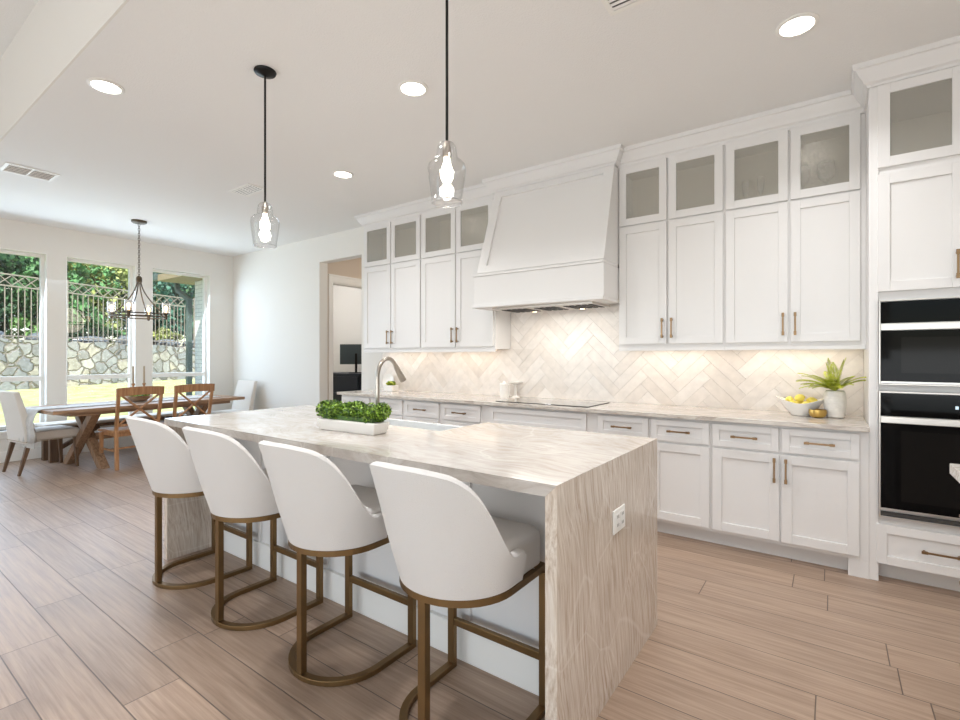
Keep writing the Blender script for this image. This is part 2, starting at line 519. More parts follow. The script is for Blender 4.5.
    def build(self, name, material, parent=None, smooth=None, bevel=0, subsurf=0, loc=None, segs=2):
        me = bpy.data.meshes.new(name)
        me.from_pydata([tuple(p) for p in self.v], [], self.f)
        mats = material if isinstance(material, (list, tuple)) else [material]
        for mm in mats: me.materials.append(mm)
        if len(mats) > 1: me.polygons.foreach_set('material_index', self.mi)
        bm = bmesh.new(); bm.from_mesh(me)
        bmesh.ops.recalc_face_normals(bm, faces=bm.faces)
        bm.to_mesh(me); bm.free()
        if smooth is not None:
            me.polygons.foreach_set('use_smooth', [True] * len(me.polygons))
            me.set_sharp_from_angle(angle=R(smooth))
        o = bpy.data.objects.new(name, me)
        COL.objects.link(o)
        if parent: o.parent = parent
        else: o.location = self.o if loc is None else loc
        if bevel:
            b = o.modifiers.new('bevel', 'BEVEL'); b.width = bevel; b.segments = segs; b.limit_method = 'ANGLE'; b.angle_limit = R(40)
        if subsurf:
            s = o.modifiers.new('subsurf', 'SUBSURF'); s.levels = subsurf; s.render_levels = subsurf
        return o

def tag(o, label=None, cat=None, group=None, kind=None):
    if label: o['label'] = label
    if cat: o['category'] = cat
    if group: o['group'] = group
    if kind: o['kind'] = kind
    return o

def thing(name, label, cat, loc=(0, 0, 0), rz=0, group=None):
    o = bpy.data.objects.new(name, None)
    o.empty_display_size = .1
    COL.objects.link(o)
    o.location = loc; o.rotation_euler = (0, 0, rz)
    return tag(o, label, cat, group)

def struct(o, label=None):
    o['kind'] = 'structure'
    if label: o['label'] = label
    return o

def copy_tree(o, parent=None):
    c = o.copy()
    COL.objects.link(c)
    if parent: c.parent = parent
    for ch in [x for x in bpy.data.objects if x.parent == o]:
        copy_tree(ch, c)
    return c

# ------------------------------------------------------------------ room dimensions
CEIL = 3.07
YW = 4.36          # cabinet wall
XW = -8.44         # dining nook window wall
YB = .928          # edge where the ceiling steps up to the living room
LIV = 3.72
XR = 3.0
YR = -4.5
WINS = [(-.02, .83), (1.045, 1.885), (2.074, 2.90), (3.11, 3.975)]
WZ0, WZ1 = .40, 2.70

# floor
mb = MB(); mb.box(XW - .2, XR + .1, YR - .1, 7.0, -.12, 0)
struct(mb.build('floor', M['floor']), 'wood-look plank tile floor')
# ceilings
mb = MB(); mb.box(XW, XR, YB, YW, CEIL, CEIL + .1)
struct(mb.build('ceiling', M['ceiling']), 'white textured kitchen ceiling')
mb = MB(); mb.box(XW, XR, YR, YB + .1, LIV, LIV + .1)
struct(mb.build('ceiling_living', M['ceiling']), 'higher white ceiling over the living area')
mb = MB(); mb.box(XW, XR, YB - .012, YB - .0005, CEIL, LIV - .0005)
mb.box(XW, XR, YB + .0, YB + .10, CEIL + .1005, LIV - .0005)
struct(mb.build('wall_ceiling_step', M['wall']), 'vertical drywall step between the two ceilings')

# cabinet wall with the doorway to the hall
OX0, OX1, OZ = -6.01, -5.10, 2.70
mb = MB()
mb.box(XW - .2, OX0, YW, YW + .14, 0, CEIL)
mb.box(OX0, OX1, YW, YW + .14, OZ, CEIL)
mb.box(OX1, XR, YW, YW + .14, 0, CEIL)
struct(mb.build('wall_back', M['wall']), 'off-white wall behind the cabinets with a square hall opening')

# window wall
mb = MB()
ys = [YR] + [y for w in WINS for y in w] + [YW]
mb.box(XW - .2, XW, YR, WINS[0][0], 0, LIV)
for i in range(len(WINS)):
    y0, y1 = WINS[i]
    mb.box(XW - .2, XW, y0, y1, 0, WZ0)
    mb.box(XW - .2, XW, y0, y1, WZ1, LIV)
    nxt = WINS[i + 1][0] if i + 1 < len(WINS) else YW
    mb.box(XW - .2, XW, y1, nxt, 0, LIV)
struct(mb.build('wall_left', M['wall']), 'wall of the dining nook with tall windows')
# right wall and rear wall (the rear wall has openings added to let daylight in)
mb = MB()
mb.box(XR, XR + .14, YR, YW, 0, LIV)
struct(mb.build('wall_right', M['wall']), 'plain wall on the right')
mb = MB()
RW = [(-7.4, -5.4), (-5.0, -3.0), (-1.2, .6), (.9, 2.6)]
px = XW
for a, b_ in RW:
    mb.box(px, a, YR - .14, YR, 0, LIV)
    mb.box(a, b_, YR - .14, YR, 0, .3)
    mb.box(a, b_, YR - .14, YR, 3.0, LIV)
    px = b_
mb.box(px, XR, YR - .14, YR, 0, LIV)
struct(mb.build('wall_rear', M['wall']), 'unseen living room wall with tall openings added for daylight')

# windows of the nook
def window(n, y0, y1):
    x0, x1 = XW - .175, XW - .11
    fr = .045
    mb = MB((XW, (y0 + y1) / 2, WZ0))
    mb.box(x0, x1, y0, y0 + fr, WZ0, WZ1); mb.box(x0, x1, y1 - fr, y1, WZ0, WZ1)
    mb.box(x0, x1, y0 + fr, y1 - fr, WZ0, WZ0 + fr); mb.box(x0, x1, y0 + fr, y1 - fr, WZ1 - fr, WZ1)
    # jamb liner and small inner casing
    mb.box(XW - .11, XW + .004, y0, y0 + .012, WZ0, WZ1)
    mb.box(XW - .11, XW + .004, y1 - .012, y1, WZ0, WZ1)
    mb.box(XW - .11, XW + .004, y0 + .012, y1 - .012, WZ1 - .012, WZ1)
    w = mb.build('window_%d' % n, M['trim'], bevel=.003)
    struct(w, 'tall white-framed window of the dining nook')
    mr = MB((XW, (y0 + y1) / 2, WZ0))
    mr.box(x0 + .01, x1 + .005, y0 + fr, y1 - fr, 1.01, 1.075)
    mr.build('meeting_rail', M['trim'], w, bevel=.003)
    g = MB((XW, (y0 + y1) / 2, WZ0))
    g.box(XW - .145, XW - .139, y0 + fr, y1 - fr, WZ0 + fr, 1.01)
    g.box(XW - .145, XW - .139, y0 + fr, y1 - fr, 1.075, WZ1 - fr)
    g.build('pane', M['glass'], w)
    s = MB((XW, (y0 + y1) / 2, WZ0))
    s.box(XW - .11, XW + .05, y0 - .05, y1 + .05, WZ0 - .035, WZ0)
    s.box(XW + .001, XW + .018, y0 - .03, y1 + .03, WZ0 - .10, WZ0 - .035)
    s.build('sill', M['trim'], w, bevel=.004)
for i, (a, b_) in enumerate(WINS): window(i + 1, a, b_)

# baseboards
def baseboard(name, x0, x1, y0, y1, h=.14):
    mb = MB(); mb.box(x0, x1, y0, y1, 0, h)
    struct(mb.build(name, M['trim'], bevel=.004), 'white baseboard')
baseboard('baseboard_left', XW, XW + .016, YR, YW)
baseboard('baseboard_back', XW + .016, OX0, YW - .016, YW)
baseboard('baseboard_back_2', OX1, -4.76, YW - .016, YW)

# hall and the office seen through the opening
mb = MB()
mb.box(OX0 - .14, OX0 - .02, 4.5, 4.60, 0, 2.9)
mb.box(OX0 - .14, OX0 - .02, 4.60, 5.55, 2.44, 2.9)
mb.box(OX0 - .14, OX0 - .02, 5.55, 6.9, 0, 2.9)
struct(mb.build('wall_hall', M['hall']), 'beige hall wall seen through the opening')
mb = MB(); mb.box(OX0 - .14, -3.6, 5.95, 6.05, 0, 2.9); mb.box(-3.7, -3.6, 4.5, 5.95, 0, 2.9)
struct(mb.build('wall_hall_end', M['hall']), 'end wall of the hall')
mb = MB(); mb.box(-9.4, -3.6, 4.5, 7.0, 2.9, 3.0)
struct(mb.build('ceiling_hall', M['ceiling']), 'hall ceiling')
mb = MB()
mb.box(-9.4, OX0 - .14, 6.5, 6.6, 0, 2.9); mb.box(-9.4, -9.3, 4.5, 6.5, 0, 2.9)
struct(mb.build('wall_office', M['office']), 'pale office wall')
mb = MB((OX0, 5.1, 0))
c = OX0 - .02
mb.box(c, c + .018, 4.53, 4.60, 0, 2.53); mb.box(c, c + .018, 5.55, 5.64, 0, 2.53); mb.box(c, c + .018, 4.60, 5.55, 2.44, 2.53)
mb.box(c, c + .03, 4.52, 5.66, 2.53, 2.555)
mb.box(c - .12, c, 4.60, 4.612, 0, 2.44); mb.box(c - .12, c, 5.535, 5.55, 0, 2.44); mb.box(c - .12, c, 4.612, 5.535, 2.425, 2.44)
struct(mb.build('door_1', M['trim'], bevel=.002), 'white-cased doorway of the office')
light('hall_light', 'POINT', (-5.0, 5.2, 2.6), 10, (1, .95, .88), size=.1)
light('office_light', 'POINT', (-7.9, 5.1, 2.5), 34, (.97, .98, 1), size=.15)
t = thing('office_desk', 'dark navy desk cabinet with drawers standing inside the office', 'desk', (-7.3, 6.0, 0))
mb = MB((-7.3, 6.0, 0)); mb.box(-7.85, -6.75, 5.72, 6.3, .06, 1.0); mb.box(-7.80, -6.80, 5.76, 6.26, 0, .06)
mb.build('body', M['dark'], t, bevel=.004)
mb = MB((-7.3, 6.0, 0)); mb.box(-7.88, -6.72, 5.69, 6.33, 1.0, 1.03); mb.build('top', M['dark'], t, bevel=.004)
for z in (.08, .4, .7):
    mb = MB((-7.3, 6.0, 0)); mb.box(-7.83, -6.77, 5.70, 5.719, z, z + .27); mb.build('drawer', M['dark'], t, bevel=.004)
t = thing('computer_monitor', 'dark grey computer monitor seen from behind on the office desk', 'monitor', (-7.1, 5.95, 1.031), R(38))
mb = MB(); mb.box(-.30, .30, -.015, .015, .16, .53); mb.build('display', M['screen'], t, bevel=.006)
mb = MB(); mb.box(-.12, .12, -.09, .09, 0, .015); mb.box(-.02, .02, -.04, -.016, .015, .36); mb.build('stand', M['black'], t, bevel=.003)

# ------------------------------------------------------------------ cabinets
def shaker(mb, x0, x1, z0, z1, yf, rail=.058, th=.020, rec=.011, hole=False):
    mb.box(x0, x0 + rail, yf, yf + th, z0, z1); mb.box(x1 - rail, x1, yf, yf + th, z0, z1)
    mb.box(x0 + rail, x1 - rail, yf, yf + th, z0, z0 + rail); mb.box(x0 + rail, x1 - rail, yf, yf + th, z1 - rail, z1)
    if not hole: mb.box(x0 + rail, x1 - rail, yf + rec, yf + th - .001, z0 + rail, z1 - rail)

def pull(parent, org, x, z, yf, vertical=True, L=.155):
    mb = MB(org)
    yo = yf - .032
    if vertical:
        mb.bar((x, yo, z - L / 2), (x, yo, z + L / 2), .011, .009)
        for s in (-1, 1):
            mb.bar((x, yo, z + s * (L / 2 - .012)), (x, yf + .001, z + s * (L / 2 - .012)), .011)
            mb.box(x - .008, x + .008, yo - .006, yo + .006, z + s * (L / 2 - .012) - .014, z + s * (L / 2 - .012) + .014)
    else:
        mb.bar((x - L / 2, yo, z), (x + L / 2, yo, z), .009, .011)
        for s in (-1, 1):
            mb.bar((x + s * (L / 2 - .012), yo, z), (x + s * (L / 2 - .012), yf + .001, z), .011)
            mb.box(x + s * (L / 2 - .012) - .014, x + s * (L / 2 - .012) + .014, yo - .006, yo + .006, z - .008, z + .008)
    return mb.build('handle', M['bronze'], parent, bevel=.0015)

YU = 4.04      # face of the upper doors
UB = 1.41      # underside of the upper cabinets
def upper_cabinet(label, x0, x1, doors, panes_shelf=True, end_left=False, end_right=False):
    """doors: list of (x0, x1, handle_x or None)"""
    org = ((x0 + x1) / 2, YU + .16, UB)
    t = thing('upper_cabinet', label, 'cabinet', org, group='white upper cabinets')
    fy = YU + .022
    mb = MB(org)
    mb.cur = 0
    mb.box(x0, x0 + .018, fy, YW - .002, UB, 2.94); mb.box(x1 - .018, x1, fy, YW - .002, UB, 2.94)
    mb.box(x0 + .018, x1 - .018, fy, YW - .014, UB, UB + .02)
    mb.box(x0 + .018, x1 - .018, fy, fy + .018, 2.415, 2.46)
    mb.box(x0 + .018, x1 - .018, fy, YW - .014, 2.91, 2.94)
    mb.box(x0 + .018, x1 - .018, fy, fy + .018, UB + .02, UB + .05)
    mb.box(x0 + .018, x1 - .018, fy, fy + .012, 2.88, 2.91)
    mb.box(x0 + .018, x0 + .045, fy, fy + .018, UB + .05, 2.415); mb.box(x1 - .06, x1 - .018, fy, fy + .018, UB + .05, 2.415)
    mb.box(x0 + .018, x0 + .045, fy, fy + .018, 2.46, 2.88); mb.box(x1 - .06, x1 - .018, fy, fy + .018, 2.46, 2.88)
    for i in range(len(doors) - 1):
        m_ = (doors[i][1] + doors[i + 1][0]) / 2
        mb.box(m_ - .024, m_ + .024, fy, fy + .012, UB + .05, 2.415)
        mb.box(m_ - .024, m_ + .024, fy, fy + .012, 2.46, 2.88)
    mb.cur = 1
    mb.box(x0 + .018, x1 - .018, YW - .014, YW - .002, UB, 2.94)
    mb.box(x0 + .018, x1 - .018, fy + .018, YW - .014, 2.425, 2.445)
    mb.build('body', [M['cabinet'], M['inside']], t)
    # light rail
    mb = MB(org); mb.box(x0, x1, fy - .004, fy + .016, UB - .03, UB - .0005)
    mb.build('light_rail', M['cabinet'], t, bevel=.003)
    for (a, b_, hx) in doors:
        mb = MB(org); shaker(mb, a, b_, UB + .025, 2.418, YU)
        d = mb.build('door', M['cabinet'], t, bevel=.0018)
        if hx is not None: pull(d, org, hx, 1.56, YU)
        mb = MB(org); shaker(mb, a, b_, 2.432, 2.925, YU, hole=True)
        d = mb.build('glass_door', M['cabinet'], t, bevel=.0018)
        mb = MB(org); mb.box(a + .056, b_ - .056, YU + .009, YU + .012, 2.432 + .056, 2.925 - .056)
        mb.build('pane', M['cabglass'], d)
    return t

upper_cabinet('pair of white upper cabinets with glass tops beside the hall opening', -4.70, -3.735,
              [(-4.685, -4.222, -4.25), (-4.206, -3.748, -4.178)])
upper_cabinet('white double upper cabinet with glass tops just left of the range hood', -3.735, -2.74,
              [(-3.722, -3.242, -3.27), (-3.226, -2.755, -3.198)])
upper_cabinet('white double upper cabinet with glass tops just right of the range hood', -1.468, -.652,
              [(-1.458, -1.072, -1.10), (-1.056, -.662, -1.028)])
upper_cabinet('white double upper cabinet with stemware behind its glass tops beside the oven tower', -.652, .182,
              [(-.642, -.247, -.275), (-.231, .155, -.203)])
mb = MB((.17, YU, UB)); mb.box(.1825, .1855, YU + .02, YU + .04, UB - .03, 2.94)
struct(mb.build('trim_3', M['cabinet']), 'narrow filler strip beside the oven tower')

# stemware in the glass cupboards
def goblet(x, y, label, h=.19, r=.037, flute=False):
    prof = [(.001, 0), (.032, .001), (.033, .003), (.006, .008), (.004, .03), (.004, h * .42), (.012, h * .46)]
    if flute: prof += [(.022, h * .6), (.026, h * .8), (.024, h), (.0225, h), (.0245, h * .8), (.020, h * .6), (.001, h * .48)]
    else: prof += [(r * .8, h * .58), (r, h * .75), (r * .86, h), (r * .82, h), (r * .95, h * .75), (r * .74, h * .58), (.001, h * .49)]
    mb = MB((x, y, 2.446)); mb.lathe(prof, (x, y, 2.446), 20)
    tag(mb.build('wine_glass', M['stemware'], smooth=50), label, 'glass', 'stemware in the glass-front cupboards')
goblet(-.53, 4.20, 'slender stemmed glass, left of two behind the third glass door right of the hood', .22, flute=True)
goblet(-.43, 4.20, 'slender stemmed glass, right of two behind the third glass door right of the hood', .23, flute=True)
goblet(-.165, 4.18, 'wine glass half hidden at left edge of glass door nearest the oven tower', .24, .045)
goblet(-.03, 4.18, 'wide wine glass in the middle of the glass door nearest the oven tower', .24, .055)

# base cabinets
YF = 3.70
def base_cabinet(label, x0, x1, drawers, doors, kick_left=False, kick_right=False):
    org = ((x0 + x1) / 2, 4.0, 0)
    t = thing('base_cabinet', label, 'cabinet', org, group='white base cabinets along the wall')
    fy = YF + .02
    mb = MB(org)
    mb.box(x0, x1, fy, YW - .002, .105, .884)
    mb.box(x0, x1, fy + .08, YW - .002, 0, .105)
    if kick_right: mb.box(x1 - .10, x1, fy, fy + .08, 0, .105)
    mb.build('body', M['cabinet'], t, bevel=.002)
    for (a, b_, z0, z1, hz) in drawers:
        mb = MB(org); shaker(mb, a, b_, z0, z1, YF, rail=.042)
        d = mb.build('drawer', M['cabinet'], t, bevel=.0018)
        if hz: pull(d, org, (a + b_) / 2, (z0 + z1) / 2, YF, False)
    for (a, b_, hx) in doors:
        mb = MB(org); shaker(mb, a, b_, .13, .695, YF)
        d = mb.build('door', M['cabinet'], t, bevel=.0018)
        if hx is not None: pull(d, org, hx, .595, YF)
    return t
DZ = (.712, .866)
base_cabinet('white base cabinet with two drawers at the left end below the succulent', -4.70, -3.665,
             [(-4.68, -4.20, *DZ, 1), (-4.17, -3.69, *DZ, 1)], [(-4.68, -4.20, -4.23), (-4.17, -3.69, -4.14)])
base_cabinet('white base cabinet with two drawers just left of the cooktop', -3.665, -2.65,
             [(-3.652, -3.178, *DZ, 1), (-3.14, -2.669, *DZ, 1)], [(-3.652, -3.178, -3.21), (-3.14, -2.669, -3.11)])
base_cabinet('wide white base cabinet with false front below the black cooktop', -2.65, -1.52,
             [(-2.56, -1.61, *DZ, 0), (-2.56, -1.61, .42, .70, 1), (-2.56, -1.61, .13, .405, 1)], [])
base_cabinet('narrow white base cabinet just right of the cooktop cabinet', -1.52, -1.103,
             [(-1.508, -1.115, *DZ, 1)], [(-1.508, -1.115, None)])
base_cabinet('white base cabinet with one drawer over one door behind the island end', -1.103, -.682,
             [(-1.093, -.693, *DZ, 1)], [(-1.093, -.693, None)])
base_cabinet('white base cabinet with two drawers over two doors next to the oven tower', -.682, .183,
             [(-.671, -.278, *DZ, 1), (-.258, .137, *DZ, 1)], [(-.671, -.274, -.30), (-.262, .137, -.236)], kick_right=True)

# counter
org = (-2.2, 4.0, .885)
mb = MB(org); mb.box(-4.735, .184, 3.674, YW - .001, .885, .915)
tag(mb.build('countertop', M['counter'], bevel=.003), 'long veined beige quartzite countertop along the cabinet wall', 'countertop')

# herringbone backsplash: real tiles laid at 45 degrees
def clip(poly, x0, x1, z0, z1):
    def cut(p, f, inter):
        out = []
        for i in range(len(p)):
            a, b_ = p[i - 1], p[i]
            fa, fb = f(a), f(b_)
            if fb >= 0:
                if fa < 0: out.append(inter(a, b_, fa, fb))
                out.append(b_)
            elif fa >= 0: out.append(inter(a, b_, fa, fb))
        return out
    it = lambda a, b_, fa, fb: (a[0] + (b_[0] - a[0]) * fa / (fa - fb), a[1] + (b_[1] - a[1]) * fa / (fa - fb))
    for f in (lambda q: q[0] - x0, lambda q: x1 - q[0], lambda q: q[1] - z0, lambda q: z1 - q[1]):
        if len(poly) < 3: return []
        poly = cut(poly, f, it)
    return poly
def herringbone(mb, x0, x1, z0, z1, y, W=.09, Lr=.36, th=.007, gap=.0018):
    rnd = random.Random(5)
    c, s = math.cos(PI / 4), math.sin(PI / 4)
    k = int(round(Lr / W))
    n = 60
    for i in range(-n, n):
        for j in range(-n // 2, n // 2):
            # staircase herringbone lattice
            ox = i * W + j * k * W; oy = i * W - j * k * W
            for (w, h, dx, dy) in ((k * W, W, 0, 0), (W, k * W, -W, 0)):
                ax, ay = ox + dx + (0 if w > h else 0), oy + dy
                if w < h: ax, ay = ox - W + 0, oy - 0
                P = [(ax + gap / 2, ay + gap / 2), (ax + w - gap / 2, ay + gap / 2), (ax + w - gap / 2, ay + h - gap / 2), (ax + gap / 2, ay + h - gap / 2)]
                Q = [(-3.6 + (u * c - v * s), .9 + (u * s + v * c)) for u, v in P]
                if max(q[0] for q in Q) < x0 or min(q[0] for q in Q) > x1 or max(q[1] for q in Q) < z0 or min(q[1] for q in Q) > z1: continue
                Q = clip(Q, x0, x1, z0, z1)
                if len(Q) < 3: continue
                m = len(Q)
                mb.cur = rnd.choice((1, 2, 3, 4))
                vs = [(p[0], y - th, p[1]) for p in Q] + [(p[0], y, p[1]) for p in Q]
                fs = [tuple(range(m))] + [(a, a + m, (a + 1) % m + m, (a + 1) % m) for a in range(m)]
                mb.add(vs, fs)
def tile_mat(n, rgb): return mat('tile_glaze_%s' % n, rgb, .22, var=.035, vscale=14, bump=.12, bscale=25)
TM = [mat('tile_grout', (212, 205, 196), .9)] + [tile_mat(n, c) for n, c in (('warm', (229, 222, 215)), ('pale', (235, 229, 223)), ('sand', (226, 218, 210)), ('cream', (232, 225, 218)))]
mb = MB((-2.2, YW - .008, .915))
mb.cur = 0
mb.box(-4.70, .184, YW - .0055, YW - .0005, .9155, UB)
mb.box(-2.738, -1.47, YW - .0055, YW - .0005, UB, 1.79)
herringbone(mb, -4.70, .184, .9155, UB, YW - .005)
mb2 = mb
herringbone(mb2, -2.738, -1.47, UB, 1.79, YW - .005)
struct(mb.build('wall_backsplash', TM), 'pale glazed tiles laid in a herringbone pattern behind the counter')

# cooktop
t = thing('cooktop', 'flat black glass cooktop set in the wall counter below the hood', 'cooktop', (-2.07, 3.99, .9155))
mb = MB(); mb.box(-.45, .45, -.235, .235, 0, .006); mb.build('glass_surface', M['cook'], t, bevel=.002)
mb = MB(); mb.box(-.455, .455, -.24, -.2352, 0, .005); mb.box(-.455, -.4502, -.235, .24, 0, .005); mb.box(.4502, .455, -.235, .24, 0, .005)
mb.build('metal_edge', M['black'], t)

# range hood
t = thing('range_hood', 'white tapered range hood with panelled front between upper cabinets', 'range hood', (-2.1, 4.05, 1.79))
O = (-2.1, 4.05, 1.79)
hx0, hx1 = -2.752, -1.4687
hf = 3.72
mb = MB(O)
mb.box(hx0, hx1, hf, YU - .003, 1.815, 2.085)          # apron band
mb.box(-2.735, hx1, YU - .003, YW - .003, 1.815, 2.085)
mb.build('apron', M['cabinet'], t, bevel=.003)
mb = MB(O)
for dx in (0,):
    mb.box(hx0 - .018, hx1, hf - .018, YU - .003, 1.79, 1.8148)
mb.box(hx0 - .01, hx1, hf - .01, YU - .003, 2.0855, 2.11)
mb.build('molding', M['cabinet'], t, bevel=.004)
# tapered chimney with raised frame
zt, zb_ = 2.93, 2.1105
yt, yb = 3.975, 3.74
mb = MB(O)
mb.hexa([(hx0 + .03, yb, zb_), (hx1, yb, zb_), (hx1, YU - .003, zb_), (hx0 + .03, YU - .003, zb_),
         (hx0 + .075, yt, zt), (hx1, yt, zt), (hx1, YU - .003, zt), (hx0 + .075, YU - .003, zt)])
mb.box(-2.735, hx1, YU - .003, YW - .003, zb_, zt)
mb.build('chimney', M['cabinet'], t, bevel=.003)
mb = MB(O)
def P_(u, v, off):
    # point on the sloped front: u 0..1 left to right, v 0..1 bottom to top
    xl = (hx0 + .03) * (1 - v) + (hx0 + .075) * v
    xr = hx1
    y = yb * (1 - v) + yt * v
    n = Vector((0, -(zt - zb_), -(yb - yt))).normalized() if False else Vector((0, -math.cos(math.atan2(yt - yb, zt - zb_)), math.sin(math.atan2(yt - yb, zt - zb_))))
    return Vector((xl * (1 - u) + xr * u, y, zb_ * (1 - v) + zt * v)) + n * off
def slab(u0, u1, v0, v1):
    vs = [P_(u0, v0, -.002), P_(u1, v0, -.002), P_(u1, v1, -.002), P_(u0, v1, -.002), P_(u0, v0, .02), P_(u1, v0, .02), P_(u1, v1, .02), P_(u0, v1, .02)]
    mb.hexa(vs)
slab(0, .075, 0, 1); slab(.925, 1, 0, 1); slab(.075, .925, 0, .085); slab(.075, .925, .93, 1)
mb.build('front_frame', M['cabinet'], t, bevel=.0015)
# vent insert beneath
mb = MB(O)
mb.box(-2.60, -1.60, 3.80, 4.20, 1.772, 1.7895)
mb.build('vent_insert', M['steel'], t, bevel=.002)
for i in range(16):
    x = -2.53 + i * .058
    if i in (5, 10): continue
    mb = MB(O); mb.box(x, x + .034, 3.86, 4.14, 1.767, 1.7718); mb.build('baffle', M['slot'], t)
for x in (-2.35, -1.85):
    mb = MB(O); mb.cyl((x, 4.17, 1.767), .02, .004, 16); mb.build('added_lamp', M['led'], t)  # glowing discs added at the back to go with the hood fill
light('hood_fill', 'AREA', (-2.1, 3.95, 1.76), 6, (1, .95, .88), (0, 0, 0), .8, .1)  # added light that brightens the tiles below the hood

# oven tower
TX0, TX1, TYF = .186, 1.05, 3.717
org = ((TX0 + TX1) / 2, 4.0, 0)
t = thing('oven_tower_cabinet', 'tall white cabinet tower holding the wall ovens', 'cabinet', org)
fy = TYF + .02
mb = MB(org)
mb.cur = 0
mb.box(TX0, TX0 + .048, fy, YW - .002, .105, 2.95); mb.box(TX1 - .048, TX1, fy, YW - .002, .105, 2.95)
mb.box(TX0, TX0 + .03, fy + .01, YW - .002, 0, .105)
mb.box(TX0 + .03, TX1, fy + .09, YW - .002, 0, .105)
a, b_ = TX0 + .048, TX1 - .048
mb.box(a, b_, fy, YW - .002, .105, .385)
mb.box(a, b_, fy, YW - .002, 1.13, 1.165)
mb.box(a, b_, fy, YW - .002, 1.665, 1.72)
mb.box(a, b_, fy, YW - .002, 2.41, 2.46)
mb.box(a, b_, fy, YW - .002, 2.92, 2.95)
mb.cur = 1
mb.box(a, b_, YW - .03, YW - .01, .385, 2.92)
mb.build('body', [M['cabinet'], M['inside']], t)
mb = MB(org); mb.box(TX0 - .004, TX0 + .042, fy - .012, fy - .0005, .0, 2.93); mb.build('corner_stile', M['cabinet'], t, bevel=.003)
xm = (TX0 + TX1) / 2 - .035
for (x0, x1, hx) in ((TX0 + .036, .602, .563), (.610, TX1 - .02, .65)):
    mb = MB(org); shaker(mb, x0, x1, 1.715, 2.405, TYF)
    d = mb.build('door', M['cabinet'], t, bevel=.0018); pull(d, org, hx, 1.84, TYF)
    mb = MB(org); shaker(mb, x0, x1, 2.448, 2.935, TYF, hole=True)
    d = mb.build('glass_door', M['cabinet'], t, bevel=.0018)
    mb = MB(org); mb.box(x0 + .056, x1 - .056, TYF + .009, TYF + .012, 2.50, 2.88); mb.build('pane', M['cabglass'], d)
mb = MB(org); shaker(mb, TX0 + .03, TX1 - .02, .11, .342, TYF, rail=.05)
d = mb.build('drawer', M['cabinet'], t, bevel=.0018)
pull(d, org, .50, .228, TYF, False, .17)

def oven(name, label, cat, z0, z1, panel_z, strip, door, low):
    org = ((TX0 + TX1) / 2, 3.9, z0)
    t = thing(name, label, cat, org)
    x0, x1 = TX0 + .042, TX1 - .045
    mb = MB(org); mb.box(x0 + .01, x1 - .01, fy + .001, 4.2, z0 + .004, z1 - .004); mb.build('body', M['steel'], t)
    mb = MB(org); yf = TYF - .012
    mb.box(x0, x0 + .008, yf, fy, z0, z1); mb.box(x1 - .008, x1, yf, fy, z0, z1)
    mb.box(x0 + .008, x1 - .008, yf, fy, z1 - .009, z1); mb.box(x0 + .008, x1 - .008, yf, fy, z0, z0 + .008)
    mb.box(x0 + .008, x1 - .008, yf - .004, fy, strip[0], strip[1])
    mb.build('frame', M['steel'], t, bevel=.002)
    mb = MB(org); mb.box(x0 + .009, x1 - .009, yf + .004, fy, panel_z[0], panel_z[1]); c_ = mb.build('control_panel', M['oven'], t, bevel=.001)
    if name == 'built_in_oven':
        mb = MB(org); mb.box(.555, .568, yf + .0025, yf + .0038, panel_z[0] + .055, panel_z[0] + .072); mb.box(.575, .64, yf + .0025, yf + .0038, panel_z[0] + .055, panel_z[0] + .072)
        mb.build('display', M['display'], c_)
    mb = MB(org); mb.box(x0 + .009, x1 - .009, yf, fy, door[0], door[1]); d = mb.build('door', M['oven'], t, bevel=.001)
    mb = MB(org); mb.box(x0 + .10, x1 - .10, yf - .0012, yf - .0001, door[0] + .05, door[1] - .04); mb.build('window', M['oven2'], d)
    if low:
        mb = MB(org); mb.box(x0 + .009, x1 - .009, yf + .006, fy, z0 + .009, z0 + .03); mb.build('vent_gap', M['slot'], t)
oven('microwave_oven', 'built-in black glass microwave oven, upper of the two ovens', 'microwave oven', 1.166, 1.664, (1.527, 1.652), (1.485, 1.524), (1.187, 1.483), False)
oven('built_in_oven', 'built-in black glass wall oven, lower and taller of the two ovens', 'oven', .388, 1.129, (.985, 1.118), (.944, .982), (.445, .942), True)

# crown molding over all cabinets, following every jog
mb = MB()
path = [(-4.70, YW - .003), (-4.70, YU + .02), (-2.70, YU + .02), (-2.70, 3.975), (-1.475, 3.975), (-1.475, YU + .02), (TX0, YU + .02), (TX0, fy), (TX1, fy)]
sec = [(-.015, 2.9405), (.012, 2.9405), (.014, 2.955), (.03, 2.965), (.034, 2.978), (.052, 3.0), (.068, 3.035), (.08, 3.04), (.084, CEIL - .0005), (-.015, CEIL - .0005)]
mb.sweep(path, sec)
mb.box(-4.70 + .02, -2.72, YU + .025, YU + .05, 2.9405, CEIL - .001)
struct(mb.build('trim_1', M['cabinet'], smooth=25), 'white crown molding above the cabinets')
mb = MB(); mb.box(-4.69, TX0, YU + .012, YU + .0215, 2.925, 2.945)
struct(mb.build('trim_2', M['cabinet']), 'flat strip below the crown molding')

